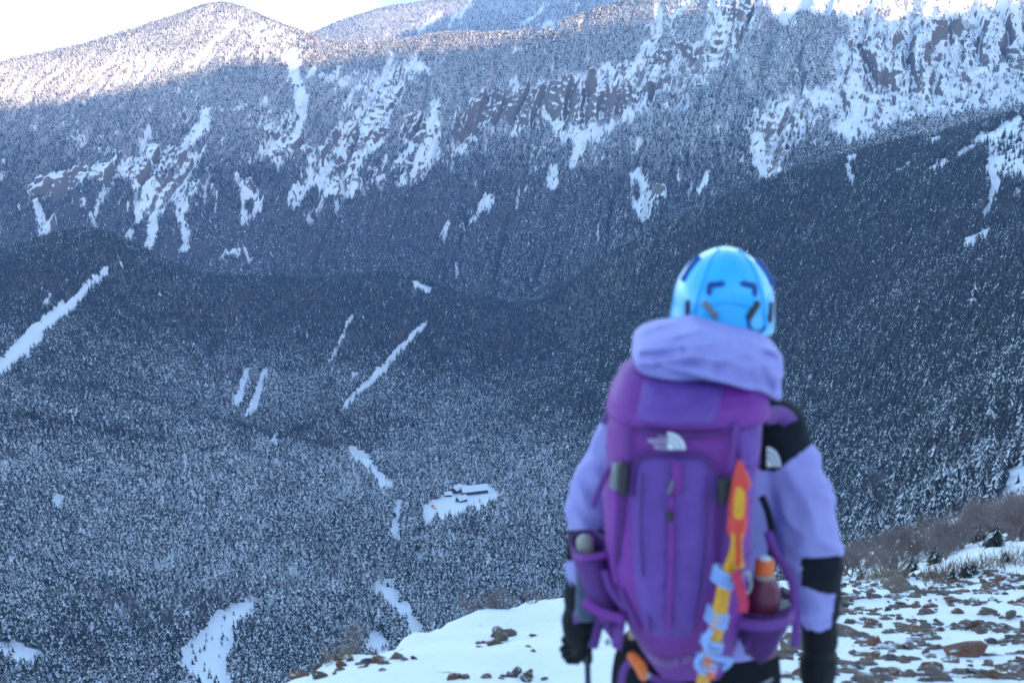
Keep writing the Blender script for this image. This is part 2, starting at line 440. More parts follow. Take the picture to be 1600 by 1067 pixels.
def ribs(x, y):
    """ribs and gullies running down the fall line of the far wall: 1 on the gully floor, 0 on the rib"""
    s = x - 0.25 * y + 22.0 * fbm(x / 180.0, y / 180.0, 3)
    a = np.abs(fbm(s / 85.0, y / 520.0 + 3.7, 3, 0.45))
    b = np.abs(fbm(s / 34.0 + 40, y / 260.0 - 8.1, 2, 0.4))
    return np.clip(1 - a / 0.20, 0, 1), np.clip(1 - b / 0.16, 0, 1)

def fields(x, y, z):
    """open snow, rock masks for terrain points"""
    u, v = proj(x, y, z)
    s = np.maximum(14.0, y * 0.008)
    du = 7.0 * fbm(x / s, y / s, 3) + 4.0 * fbm(x / 9.0, y / 9.0, 2)
    dv = 8.0 * fbm(x / s + 51, y / s + 7, 3) + 5.0 * fbm(x / 9.0 + 31, y / 9.0, 2)
    uu, vv = u + du, v + dv
    wl = is_wall(u, y)
    sn = np.where(wl, wall_snow.at(uu, vv), hill_snow.at(uu, vv))
    # broken edges: scrub, ledges and blocks eat into the snow; slivers of snow run down the fall line beside it
    halo = np.where(wl, wall_halo.at(uu, vv), hill_halo.at(uu, vv))
    st = fbm(x / 11.0 + 5, y / 55.0, 4) + 0.5 * fbm(x / 6.0, y / 9.0 + 8, 3)
    st2 = fbm(x / 9.0 + 50, y / 42.0 + 9, 3) + 0.25 * fbm(x / 160.0, y / 160.0, 3)
    amp = np.where(wl, 1.0, np.where(v > 880, 0.8, 0.55))
    raw = 0.58 * sn + 0.80 * halo + amp * 0.70 * st
    sn = np.clip((raw - 0.50) / 0.22, 0, 1) * np.clip(halo * 6, 0, 1) 
    sn = np.maximum(sn, np.where(wl, np.clip((st2 + 0.45 * halo - 0.50 + 0.10 * sstep(300, 120, u) + 0.08 * sstep(1000, 1150, u) * sstep(60, 160, v)) / 0.12, 0, 1) * 0.85 * sstep(400, 290, v), 0))
    rk = np.where(wl, wall_rock.at(uu, vv), hill_rock.at(uu, vv))
    ga, gb = ribs(x, y)
    zone = np.interp(u, [-50, 120, 260, 760, 1180, 1300], [0.25, 0.55, 0.95, 1.0, 0.95, 0.5]) * sstep(60, 130, v + 60 * sstep(700, 1000, u)) * sstep(np.interp(u, [0, 500, 900, 1200], [360, 350, 290, 270]), np.interp(u, [0, 500, 900, 1200], [270, 250, 200, 170]), v)
    patch = fbm(x / 210.0 + 6, y / 150.0, 3); zone = zone * (1 - 0.92 * np.clip(wall_wood.at(uu, vv), 0, 1))
    gs = np.clip((ga ** 1.5 * 0.75 + gb ** 2 * 0.35 + 0.8 * patch + 0.55 * st - 0.68) / 0.22, 0, 1)
    sn = np.maximum(sn, np.where(wl, gs * zone * 0.95, 0))
    rk = np.maximum(rk, np.where(wl, 0.8 * zone * np.clip((patch - 0.06 + 0.5 * fbm(x / 30.0, y / 30.0, 3) - 0.16) / 0.12, 0, 1) * np.clip((0.75 - ga) * 4, 0, 1), 0))
    rk = np.maximum(rk, np.where(wl & (sn > 0.4), 0.75 * np.clip((fbm(x / 8.0 + 77, y / 12.0, 3) - 0.22) / 0.1, 0, 1), 0))
    return sn, rk, u, v, wl

AZ = np.linspace(R(-28), R(28), 1180)
ROWS = np.concatenate([np.linspace(45, 420, 30, endpoint=False), np.linspace(420, 2000, 330, endpoint=False),
                       np.linspace(2000, 4150, 500, endpoint=False), np.linspace(4150, 6600, 100)])
TY, TA = np.meshgrid(ROWS, AZ, indexing='ij')
TX = TY * np.tan(TA)

def coarse_base():
    ca = np.linspace(AZ[0], AZ[-1], 198); cr = np.concatenate([np.linspace(45, 4150, 340, endpoint=False), np.linspace(4150, 6600, 60)])
    cy, caa = np.meshgrid(cr, ca, indexing='ij'); cz = base_z(cy * np.tan(caa), cy)
    return ca, cr, cz
_ca, _cr, _cz = coarse_base()
def cubic_w(f):
    return (((-0.5 * f + 1.0) * f - 0.5) * f, (1.5 * f - 2.5) * f * f + 1.0, ((-1.5 * f + 2.0) * f + 0.5) * f, (0.5 * f - 0.5) * f * f)
def smooth_z(x, y):
    """base surface, Catmull-Rom sampled from the coarse table"""
    a = np.arctan2(x, y)
    fi = np.clip((a - _ca[0]) / (_ca[1] - _ca[0]), 1, len(_ca) - 2.001)
    fr = np.clip(np.interp(y, _cr, np.arange(len(_cr))), 1, len(_cr) - 2.001)
    i = fi.astype(int); j = fr.astype(int)
    wa = cubic_w(fi - i); wb = cubic_w(fr - j); s = 0
    for m in range(4):
        for k in range(4):
            s = s + wb[m] * wa[k] * _cz[j + m - 1, i + k - 1]
    return s

def relief(x, y, z0, sn, rk, wl):
    far = sstep(500, 900, y)
    amp = far * np.where(wl, 1.0, 0.55)
    r1 = fbm(x / 160.0, y / 160.0, 5)
    ga, gb = ribs(x, y); pu, pv = proj(x, y, z0)
    crest_calm = 0.25 + 0.75 * np.maximum(sstep(60, 150, pv), sstep(1050, 1200, pu))
    z = z0 + amp * 7.0 * r1 + amp * np.where(wl, 1.0, 0.12) * (0.35 - sstep(0, 1, ga) - 0.35 * sstep(0, 1, gb)) * 19.0 * crest_calm * sstep(2300, 2650, y) * sstep(4400, 3500, y)
    z = z - sn * amp * 5.0
    step = 12.0
    wob = 0.10 * x + 20.0 * fbm(x / 90.0 + 3, y / 120.0, 4) + 5.0 * fbm(x / 20.0, y / 30.0 + 3, 2)
    q = (z + wob) / step
    f = q - np.floor(q)
    ter = (np.floor(q) + sstep(0.35, 0.85, f) * 0.78 + 0.22 * f) * step - wob
    rr = np.clip(rk * 1.3, 0, 1) * far
    z = z + (ter - z) * (0.72 + 0.5 * fbm(x / 45.0 + 12, y / 45.0, 2)) * rr + rr * 3.0 * fbm(x / 22.0, y / 22.0, 4)
    return z

def terrain_z(x, y):
    z0 = smooth_z(x, y)
    sn, rk, u, v, wl = fields(x, y, z0)
    return relief(x, y, z0, sn, rk, wl), sn, rk, u, v, wl

TZ, TSN, TRK, TU, TV, TWL = terrain_z(TX, TY)
tz_tan = TZ / np.hypot(TX, TY)

def build_terrain():
    me = mesh_np('terrain', np.stack([TX, TY, TZ], -1).reshape(-1, 3), grid_faces(*TX.shape))
    add_attr(me, 'snow', TSN); add_attr(me, 'rock', TRK)
    # bare deciduous woodland floor shows brown
    br = np.where(TWL, 1 - 0.5 * sstep(320, 170, TV), 1.0)
    add_attr(me, 'brown', br)
    t = NT('mountain_ground'); P = t.geo('Position'); N = t.n('ShaderNodeSeparateXYZ'); t.l(t.geo('Normal'), N.inputs[0])
    rk = t.attr('rock'); br = t.attr('brown'); sn = t.attr('snow')
    n1 = t.noise(0.09, 6, 0.65, P); n2 = t.noise(0.5, 4, 0.6, P); n3 = t.noise(0.02, 3, 0.5, P)
    nz = t.math('SUBTRACT', t.math('ADD', N.outputs[2], t.math('MULTIPLY', t.math('SUBTRACT', n1, 0.5), 0.45)), t.math('MULTIPLY', rk, 0.14))
    steep = t.math('SUBTRACT', 1.0, t.ramp(nz, 0.64, 0.74))
    rock_f = t.math('MULTIPLY', t.ramp(t.math('ADD', rk, t.math('MULTIPLY', t.math('SUBTRACT', n1, 0.5), 0.6)), 0.25, 0.45), steep)
    rock_c = t.mix(n3, (0.15, 0.112, 0.088), (0.24, 0.175, 0.13))
    rock_c = t.mix(t.ramp(n2, 0.35, 0.7), rock_c, (0.085, 0.07, 0.062))
    floor_f = t.math('MULTIPLY', t.ramp(t.math('ADD', t.math('MULTIPLY', n2, 0.5), t.math('MULTIPLY', n1, 0.5)), 0.28, 0.44), t.math('SUBTRACT', br, t.math('MAXIMUM', t.ramp(sn, 0.2, 0.5), t.ramp(rk, 0.12, 0.3))))
    floor_f = t.math('MAXIMUM', floor_f, 0.0)
    floor_c = t.mix(floor_f, (0.80, 0.82, 0.86), (0.10, 0.085, 0.075))
    c = t.mix(rock_f, floor_c, rock_c)
    b = t.bsdf(c, 0.75)
    t.bump(b, n2, 0.6, 0.8)
    me.materials.append(t.m)
    o = link(bpy.data.objects.new('mountain_terrain', me))
    tag(o, 'snowy mountain wall and wooded valley below the slope', 'mountain', kind='structure')
    return o
build_terrain()

# the ridge behind the viewer, whose morning shadow lies over the whole valley
# its crest line follows from where that shadow ends on the far wall
SHADE = [(0,165),(85,152),(170,141),(230,130),(290,115),(340,94),(380,90),(430,98),(470,100),(520,88),(560,82),(600,74),(660,76),(760,69),(830,56),(900,44),(960,32),(1030,12),(1100,6),(1180,12),(1250,10),(1330,30),(1420,22),(1500,6),(1600,-15)]
def ridge_line():
    out = []
    for (u, v) in SHADE:
        ys = np.linspace(2300, 4400, 1200); x, y, z = pix(u, v, ys); k = np.nonzero(z < smooth_z(x, y))[0]
        k = k[0] if len(k) else int(np.argmin(z - smooth_z(x, y)))
        t = (y[k] + 200.0) / math.cos(R(SUN_OFF))
        out.append((x[k] + t * math.sin(R(SUN_OFF)), z[k] + t * math.tan(R(SUN_EL))))
    out.sort(); o = np.array(out)
    xs = np.linspace(o[0, 0], o[-1, 0], 60); zs = np.interp(xs, o[:, 0], o[:, 1])
    zs = np.convolve(np.pad(zs, 2, mode='edge'), np.ones(5) / 5, 'valid')
    print('ridge', [(int(a), int(b)) for a, b in out])
    return np.concatenate([[-1500, -400, 0], xs, [xs[-1] + 500, xs[-1] + 1400]]), np.concatenate([[60, 120, 150], zs, [zs[-1], zs[-1] - 60]])
RX, RZ = ridge_line()
RTOP = float(RZ.max())
def build_ridge():
    xs = np.linspace(-1500, 3400, 330); ss = np.linspace(0, 1, 90)
    X, S = np.meshgrid(xs, ss, indexing='ij')
    ymax = np.where(X > 60, -9 + (X - 60) * 1.1, -9.0); ymax = np.minimum(ymax, 1200)
    Y = -900 + (ymax + 900) * S
    h = np.interp(X, RX, RZ)
    d = Y + 200.0
    Z = np.where(d > 0, h - 0.78 * d, h + 0.62 * d)
    far = np.clip(np.abs(d) / 60.0, 0, 1) * sstep(6, 60, np.hypot(X, Y))
    Z = Z + far * 9.0 * fbm(X / 70.0, Y / 70.0, 5) + 4.0 * fbm(X / 55.0, 0 * Y, 3) * np.exp(-(d / 50.0) ** 2)
    me = mesh_np('ridge', np.stack([X, Y, Z], -1).reshape(-1, 3), grid_faces(*X.shape))
    t = NT('ridge_snow_rock'); P = t.geo('Position')
    n1 = t.noise(0.12, 6, 0.6, P)
    b = t.bsdf(t.mix(t.ramp(n1, 0.5, 0.6), (0.8, 0.82, 0.86), (0.14, 0.11, 0.10)), 0.8)
    me.materials.append(t.m)
    o = link(bpy.data.objects.new('ridge_slope', me)); tag(o, 'snowy rock ridge rising behind the viewpoint', 'ridge', kind='structure')
build_ridge()

def build_lowland():
    rs = np.concatenate([np.linspace(6000, 30000, 110, endpoint=False), np.geomspace(30000, 110000, 40)])
    az = np.linspace(R(-60), R(60), 150)
    Y, A = np.meshgrid(rs, az, indexing='ij'); X = Y * np.sin(A); Y = Y * np.cos(A)
    rr = np.hypot(X, Y)
    Z = -1500 - 150 * sstep(6000, 14000, rr) + 260 * np.clip(fbm(X / 5200.0, Y / 5200.0, 5), -0.4, 1) + sstep(22000, 40000, rr) * 700 * np.clip(fbm(X / 14000.0 + 4, Y / 14000.0, 5) + 0.2, 0, 1)
    # broad snowy upland that rises beyond the left peak and faces the sun
    up = -1050 + 720 * sstep(6800, 12500, rr) + 150 * fbm(X / 1700.0, Y / 2600.0, 5) + 30 * fbm(X / 420.0, Y / 700.0, 3)
    Z = Z + (np.maximum(up, Z) - Z) * sstep(R(-3.5), R(-6.5), A)
    me = mesh_np('lowland', np.stack([X, Y, Z], -1).reshape(-1, 3), grid_faces(*X.shape))
    t = NT('snowy_lowland'); P = t.geo('Position'); n1 = t.noise(0.0005, 6, 0.6, P)
    t.bsdf(t.mix(t.ramp(n1, 0.52, 0.75), (0.86, 0.87, 0.88), (0.55, 0.57, 0.60)), 0.8)
    me.materials.append(t.m)
    o = link(bpy.data.objects.new('lowland', me)); tag(o, 'pale hazy snow covered lowland far beyond the mountains', 'lowland', kind='structure')
build_lowland()

# the air: cold morning haze in one closed box round everything
def build_haze(dens=0.000064):
    x0, x1, y0, y1, z0, z1 = -118000, 118000, -2500, 118000, -2050, RTOP + 25
    v = [(x0,y0,z0),(x1,y0,z0),(x1,y1,z0),(x0,y1,z0),(x0,y0,z1),(x1,y0,z1),(x1,y1,z1),(x0,y1,z1)]
    f = [(0,3,2,1),(4,5,6,7),(0,1,5,4),(1,2,6,5),(2,3,7,6),(3,0,4,7)]
    me = bpy.data.meshes.new('haze'); me.from_pydata(v, [], f)
    t = NT('haze_air'); vol = t.n('ShaderNodeVolumePrincipled')
    vol.inputs['Color'].default_value = (0.28, 0.52, 1.0, 1)
    vol.inputs['Density'].default_value = dens
    vol.inputs['Anisotropy'].default_value = 0.0
    t.l(vol.outputs[0], t.out.inputs['Volume'])
    me.materials.append(t.m)
    o = link(bpy.data.objects.new('haze', me)); tag(o, 'pale blue haze of cold morning air filling the valley', 'haze', kind='stuff')
build_haze()
# ================================================================== FOREST
def conifer_mats():
    out = {}
    def make(name, mode, inst, amount=0.36):
        t = NT(name)
        fr = t.attr('fr')
        c_dark = (0.012, 0.018, 0.017); c_pale = (0.030, 0.037, 0.028)  # darker and paler needle tones, mixed at random by branch face
        rnd = t.n('ShaderNodeObjectInfo').outputs['Random']
        sv = t.attr('snowv', 'INSTANCER') if inst else t.n('ShaderNodeValue').outputs[0]
        if not inst: sv.default_value = amount
        if mode == 'conifer':
            base = t.mix(t.math('FRACT', t.math('MULTIPLY', fr, 7.3)), c_dark, c_pale)
            snow = t.math('LESS_THAN', fr, sv)
            c = t.mix(snow, base, (0.80, 0.82, 0.86))
        else:
            base = t.mix(rnd, (0.12, 0.088, 0.085), (0.19, 0.145, 0.135))
            c = t.mix(t.math('LESS_THAN', fr, t.math('MULTIPLY', sv, 0.6)), base, (0.75, 0.78, 0.83))
        t.bsdf(c, 0.8)
        return t.m
    out['conifer'] = make('conifer_needles_and_snow', 'conifer', True)
    out['bare'] = make('bare_twigs_far', 'bare', True)
    out['conifer_near'] = make('near_conifer_needles_and_snow', 'conifer', False)
    out['pine_near'] = make('dwarf_pine_needles', 'conifer', False, 0.10)
    return out
FM = conifer_mats()

def crown_arrays(tiers, nb, rng, wid=0.30, slim=1.0):
    """one conifer crown of unit height: whorls of drooping branch fans"""
    V, F, A = [], [], []
    for k in range(tiers):
        f = k / (tiers - 1)
        h = 0.10 + 0.84 * f
        r = wid * slim * (1 - f) ** 0.85 + 0.035
        off = rng.uniform(0, 6.28)
        lift = 0.17 * (1 - 0.5 * f)
        for b in range(nb):
            a = off + 6.2832 * b / nb + rng.uniform(-.25, .25)
            rr = r * rng.uniform(0.72, 1.18)
            dr = rr * rng.uniform(0.35, 0.7)
            hw = 3.1416 / nb * rng.uniform(0.9, 1.35)
            i = len(V)
            V += [(0, 0, h + lift * 0.55), (rr * .62 * math.cos(a - hw), rr * .62 * math.sin(a - hw), h - dr * .5),
                  (rr * math.cos(a), rr * math.sin(a), h - dr), (rr * .62 * math.cos(a + hw), rr * .62 * math.sin(a + hw), h - dr * .5)]
            F += [(i, i + 1, i + 2), (i, i + 2, i + 3)]
            s = rng.uniform(0, 1)
            A += [s, min(1, max(0, s + rng.uniform(-.25, .25)))]
    i = len(V)
    V += [(0.02, 0, .9), (-.012, .018, .9), (-.012, -.018, .9), (0, 0, 1.0)]
    F += [(i, i + 1, i + 3), (i + 1, i + 2, i + 3), (i + 2, i, i + 3)]; A += [rng.uniform(0, 1)] * 3
    return V, F, A

def trunk_arrays(n=5, r=0.022, top=0.8):
    V = [(r * math.cos(6.2832 * k / n), r * math.sin(6.2832 * k / n), 0) for k in range(n)] + [(0, 0, top)]
    V = [(x, y, z - 0.06 if z == 0 else z) for x, y, z in V]
    F = [(k, (k + 1) % n, n) for k in range(n)]
    return V, F

def bare_arrays(rng):
    """leafless broad-leaved tree of unit height: thin tapering shoots fanning upward"""
    V, F, A = [], [], []
    for k in range(30):
        a = rng.uniform(0, 6.28); sp = rng.uniform(0.05, 0.42); h0 = rng.uniform(0.0, 0.45); h1 = rng.uniform(0.7, 1.0) * (1 - sp * .6)
        w = 0.022
        x1, y1 = sp * math.cos(a), sp * math.sin(a); x0, y0 = x1 * h0 * .5, y1 * h0 * .5
        i = len(V)
        V += [(x0 - w * math.sin(a), y0 + w * math.cos(a), h0), (x0 + w * math.sin(a), y0 - w * math.cos(a), h0), (x1, y1, h1)]
        F += [(i, i + 1, i + 2)]; A += [rng.uniform(0, 1)]
    return V, F, A

def mk(name, V, F, mat, A=None):
    me = bpy.data.meshes.new(name); me.from_pydata(V, [], F)
    if A is not None: add_attr(me, 'fr', np.array(A), 'FACE')
    me.materials.append(mat)
    return me

tree_lib = bpy.data.collections.new('tree_library')      # instance sources only; not linked to the scene
_r = random.Random(5)
N_CON = 7
for k in range(N_CON):
    V, F, A = crown_arrays(6, 6, _r, slim=_r.uniform(0.75, 1.15))
    tv, tf = trunk_arrays(3)
    n = len(V); V = V + tv; F = F + [tuple(i + n for i in q) for q in tf]; A = A + [1.0] * len(tf)
    tree_lib.objects.link(bpy.data.objects.new('a%d_conifer' % k, mk('far_conifer', V, F, FM['conifer'], A)))
for k in range(2):
    V, F, A = bare_arrays(_r)
    tree_lib.objects.link(bpy.data.objects.new('b%d_bare' % k, mk('far_bare_tree', V, F, FM['bare'], A)))

def forest_group():
    g = bpy.data.node_groups.new('forest_scatter', 'GeometryNodeTree')
    g.interface.new_socket('Geometry', in_out='INPUT', socket_type='NodeSocketGeometry')
    g.interface.new_socket('Geometry', in_out='OUTPUT', socket_type='NodeSocketGeometry')
    n = g.nodes; gi = n.new('NodeGroupInput'); go = n.new('NodeGroupOutput')
    iop = n.new('GeometryNodeInstanceOnPoints'); ci = n.new('GeometryNodeCollectionInfo')
    ci.inputs['Collection'].default_value = tree_lib
    ci.inputs['Separate Children'].default_value = True; ci.inputs['Reset Children'].default_value = True
    iop.inputs['Pick Instance'].default_value = True
    def named(name, typ):
        a = n.new('GeometryNodeInputNamedAttribute'); a.data_type = typ; a.inputs['Name'].default_value = name
        return a.outputs['Attribute']
    g.links.new(gi.outputs[0], iop.inputs['Points'])
    g.links.new(ci.outputs[0], iop.inputs['Instance'])
    g.links.new(named('pick', 'INT'), iop.inputs['Instance Index'])
    g.links.new(named('rot', 'FLOAT_VECTOR'), iop.inputs['Rotation'])
    g.links.new(named('scl', 'FLOAT_VECTOR'), iop.inputs['Scale'])
    g.links.new(iop.outputs[0], go.inputs[0])
    return g
FG = forest_group()

# horizon angle before each terrain cell, to drop trees that nothing could see
_cum = np.maximum.accumulate(TZ / TY, axis=0)
def seen(x, y, ztop):
    a = np.arctan2(x, y)
    i = np.clip(((a - AZ[0]) / (AZ[1] - AZ[0])).astype(int), 0, len(AZ) - 1)
    j = np.clip(np.searchsorted(ROWS, y) - 3, 0, len(ROWS) - 1)
    return ztop / y > _cum[j, i] - 0.006

LIP_U = [-200, 380, 700, 860, 1310, 1460, 1600, 1900]
LIP_V = [1180, 1065, 975, 950, 895, 870, 835, 790]

def scatter():
    xs, ys = [], []
    for (y0, y1, sp) in ((430, 1250, 3.3), (1250, 2000, 3.7), (2000, 4150, 4.6), (4500, 6000, 8.0)):
        xm = y1 * math.tan(R(23.5))
        gx, gy = np.meshgrid(np.arange(-xm, xm, sp), np.arange(y0, y1, sp))
        gx = gx + RNG.uniform(-.5, .5, gx.shape) * sp; gy = gy + RNG.uniform(-.5, .5, gy.shape) * sp
        k = np.abs(gx) < gy * math.tan(R(23.5))
        xs.append(gx[k]); ys.append(gy[k])
    x = np.concatenate(xs); y = np.concatenate(ys)
    z, sn, rk, u, v, wl = terrain_z(x, y)
    hi = sstep(300, 20, v) * wl
    clear = np.clip(np.maximum(sn * 1.35, rk * 1.1) , 0, 1)
    dens = 0.97 - 0.08 * wl * sstep(320, 150, v) * (1 - wall_wood.at(u, v)) - clear ** 1.2 - 0.25 * np.clip(fbm(x / 60.0, y / 60.0, 3), 0, 1)
    scar = (sn > 0.8)
    keep = (RNG.uniform(0, 1, x.shape) < np.where(scar, np.where(wl, 0.03, np.where(v > 880, 0.05, 0.006)), np.maximum(dens, 0.03))) & seen(x, y, z + 9) & (v < np.interp(u, LIP_U, LIP_V) + 130)
    x, y, z, u, v, wl, sn, hi = [q[keep] for q in (x, y, z, u, v, wl, sn, hi)]
    # how much snow lies on the crowns
    g = fbm(x / 220.0, y / 220.0, 3); g2 = fbm(x / 24.0, y / 24.0, 3)
    sv = 0.03 + 0.10 * g
    sv += 0.20 * g2
    sv += 0.24 * sstep(640, 760, v) * sstep(1250, 850, u)             # snowy valley bottom
    sv += 0.10 * sstep(480, 640, v) * (1 - wl)
    sv -= 0.10 * sstep(1000, 860, v) * 0 + 0.16 * sstep(900, 1050, v) * sstep(700, 300, u)
    sv = np.where(wl, 0.06 + 0.08 * g + 0.10 * g2 + 0.34 * sstep(310, 120, v), sv)
    sv -= 0.05 * sstep(1000, 1300, u) * (1 - wl)
    sv = np.where((v > 360) & (v < 560) & (u < 900) & ~wl, sv - 0.08, sv)
    # crown snow thins along each hill crest and grows towards its foot; the wall behind gets more
    hu = [q[0] for q in HILL]; hv = [q[1] for q in HILL]; pu = [q[0] for q in SPUR][::-1]; pv = [q[1] for q in SPUR][::-1]
    th = (v - np.interp(u, hu, hv)) / 210.0; tr = (v - np.interp(u, pu, pv)) / 420.0
    left = sstep(950, 850, u)
    svh = left * (-0.08 + 0.30 * sstep(0.05, 1.0, th) + 0.10 * sstep(640, 760, v)) + (1 - left) * (-0.09 + 0.17 * sstep(0.2, 1.1, tr))
    sv = np.where(wl, sv, 0.35 * sv + 0.65 * (svh + 0.05) + 0.10 * g + 0.14 * g2)
    sv = np.where(wl & (y < 3300), sv + 0.07 * sstep(250, 330, v), sv)
    sv = sv - 0.13 * wl * sstep(140, 60, v) * sstep(1050, 950, u)
    for (lu, lv) in (([-200, 0, 150, 300, 450, 530], [556, 590, 617, 648, 686, 703]), ([-200, 0, 100, 160, 260], [612, 646, 662, 672, 690])):
        sv = sv - 0.30 * np.exp(-((v - 2 - np.interp(u, lu, lv)) / 4.0) ** 2) * (u < lu[-1]) * ~wl      # dark crest lines with less crown snow
    sv = np.clip(sv + RNG.normal(0, 1, x.shape) * np.where(wl, 0.09, 0.06), 0.012, 0.92)
    h = RNG.lognormal(math.log(7.6), 0.24, x.shape)
    h *= np.where(wl, 1.12 - 0.25 * sstep(150, 0, v), 1.0) * np.where(y > 4400, 1.25, 1.0)
    h *= 1 - 0.35 * np.clip(sn * 1.2, 0, 1)
    dec = fbm(x / 150.0 + 9, y / 110.0 - 4, 3)
    isb = (RNG.uniform(0, 1, x.shape) < sstep(0.18, 0.55, dec) * 0.75 * np.where(wl, sstep(180, 300, v), 0.5))
    isb |= (RNG.uniform(0, 1, x.shape) < 0.55) & (np.hypot((u - 640) / 75.0, (v - 345) / 45.0) < 1 + 0.5 * g) & wl
    pick = np.where(isb, N_CON + RNG.integers(0, 2, x.shape), RNG.integers(0, N_CON, x.shape))
    return x, y, z, u, v, h, sv, pick, wl
FX, FY, FZ, FU, FV, FH, FS, FP, FW = scatter()
print('trees', len(FX))

# the 300 conifers that show largest stand as single trees
_inframe = (FU > -5) & (FU < 1605) & (FV < np.interp(FU, LIP_U, LIP_V) - 4) & (FV > 0) & (FP < N_CON) & ((FU < 875) | (FU > 1320) | (FV < 380)) & seen(FX, FY, FZ + 0.5 * FH + FY * 0.006)
_size = np.where(_inframe, FH / FY, 0)
near_idx = np.argsort(-_size)[:300]
_mask = np.ones(len(FX), bool); _mask[near_idx] = False

def build_forest(sel, label):
    idx = np.nonzero(sel)[0]; n = len(idx)
    me = bpy.data.meshes.new('forest_points')
    me.vertices.add(n); me.vertices.foreach_set('co', np.stack([FX[idx], FY[idx], FZ[idx] - 0.15], -1).astype(np.float32).ravel())
    add_attr(me, 'snowv', FS[idx])
    a = me.attributes.new('pick', 'INT', 'POINT'); a.data.foreach_set('value', FP[idx].astype(np.int32))
    a = me.attributes.new('rot', 'FLOAT_VECTOR', 'POINT')
    rot = np.stack([RNG.normal(0, .04, n), RNG.normal(0, .04, n), RNG.uniform(0, 6.28, n)], -1).astype(np.float32)
    a.data.foreach_set('vector', rot.ravel())
    a = me.attributes.new('scl', 'FLOAT_VECTOR', 'POINT')
    w = FH[idx] * RNG.uniform(0.85, 1.2, n)
    a.data.foreach_set('vector', np.stack([w, w, FH[idx]], -1).astype(np.float32).ravel())
    o = link(bpy.data.objects.new('forest', me))
    md = o.modifiers.new('scatter', 'NODES'); md.node_group = FG
    tag(o, label, 'forest', kind='stuff')
build_forest(_mask & FW, 'frosted conifer forest covering the far mountain wall')
build_forest(_mask & ~FW & (FU < 880), 'snow dusted conifer forest filling the valley and low hills')
build_forest(_mask & ~FW & (FU >= 880), 'dark conifer forest on the long slope behind the hiker')

bark = simple_mat('conifer_bark', (0.07, 0.055, 0.045), 0.9, scale=8)
def build_near_conifers():
    rr = random.Random(3); crowns = []
    for k in range(8):
        V, F, A = crown_arrays(10, 8, rr, slim=rr.uniform(0.7, 1.05))
        m = FM['conifer_near']
        crowns.append(mk('crown', V, F, m, A))
    tv, tf = trunk_arrays(6, 0.02, 0.9)
    tm = mk('trunk', tv, tf, bark)
    for q, i in enumerate(near_idx):
        right = FU[i] > 1200
        open_ground = False
        e = bpy.data.objects.new('conifer_tree', None); COL.objects.link(e)
        e.location = (FX[i], FY[i], FZ[i] - 0.1); e.rotation_euler = (0, 0, rr.uniform(0, 6.28)); h = float(FH[i]) * 1.12
        e.scale = (h, h, h)
        c = bpy.data.objects.new('crown', crowns[q % 8]); link(c, e)
        t = bpy.data.objects.new('trunk', tm); link(t, e)
        size = 'tall' if h > 10.4 else ('short' if h < 8.2 else 'mid height')
        if right:
            tag(e, size + ' snow flecked conifer on the wooded slope just past the rocky crest', 'tree', 'conifers below the rocky crest')
        else:
            tag(e, size + ' snow flecked conifer in the nearest valley wood beyond the snow crest', 'tree', 'conifers of the nearest valley wood')
build_near_conifers()
# ================================================================== NEAR SLOPE
EX = [-12.0, -2.2, -1.3, -0.5, 0.3, 1.5, 3.7, 5.2, 7.0, 9.9, 14.0, 40.0]
EY = [2.0, 6.2, 7.9, 11.4, 13.2, 15.0, 17.2, 18.4, 22.0, 29.0, 36.0, 60.0]
def near_base(x, y):
    z1 = -1.62 - 0.245 * y
    z2 = -2.53 - 0.385 * (y - 3.7)
    z = -np.log(np.exp(-z1 * 4) + np.exp(-z2 * 4)) / 4 + 0.02
    z = np.where(y < 0, -1.62 - 0.245 * y + 0.05 * y * y, z)
    ye = np.interp(x, EX, EY)
    d = np.maximum(y - ye, 0)
    z = z - 0.42 * (np.sqrt(d * d + 1.2) - math.sqrt(1.2))
    # the scrubby shoulder on the right that carries on below the crest
    t = x / np.maximum(y, 1.0)
    sl = np.where(t > 0.215, 0.425 - 0.40 * np.minimum(t - 0.215, 0.25), 0.425 + 1.3 * (0.215 - t))
    sh = -1.6 - sl * y - 0.55 * np.maximum(0, y - 118 - 0.5 * (x - 35))
    return np.where(y > ye + 1.5, np.maximum(z, np.where(x > 2, sh, -1e4)), z)
def near_z(x, y):
    z = near_base(x, y)
    s = np.clip(y / 6.0, 0.3, 1)
    drift = 0.20 * fbm(x / 3.2, y / 3.2, 3) + 0.09 * fbm((x + .6 * y) / 0.7, (y - .5 * x) / 1.6, 3)
    return z + drift * s * sstep(2.2, 5.5, np.hypot(x - 0.45, y - 3.7)) + 0.6 * sstep(30, 60, y) * fbm(x / 9.0, y / 9.0, 4)

_HY = np.concatenate([np.linspace(2.5, 40, 420), np.linspace(40.3, 150, 240)])
def near_hits(u, v):
    """where the sight lines of photo pixels first meet the near slope; nan where they pass over it"""
    u = np.atleast_1d(np.asarray(u, float)); v = np.atleast_1d(np.asarray(v, float))
    out = np.full((len(u), 3), np.nan)
    for k in range(0, len(u), 1500):
        x, y, z = pix(u[k:k+1500, None], v[k:k+1500, None], _HY[None, :])
        g = near_z(x, y); hit = z < g; ok = hit.any(1); i = hit.argmax(1); r = np.arange(len(i))
        o = np.stack([x[r, i], y[r, i], g[r, i]], -1); o[~ok] = np.nan; out[k:k+1500] = o
    return out
def near_hit(u, v):
    h = near_hits(u, v)[0]
    return None if np.isnan(h[0]) else (float(h[0]), float(h[1]), float(h[2]))

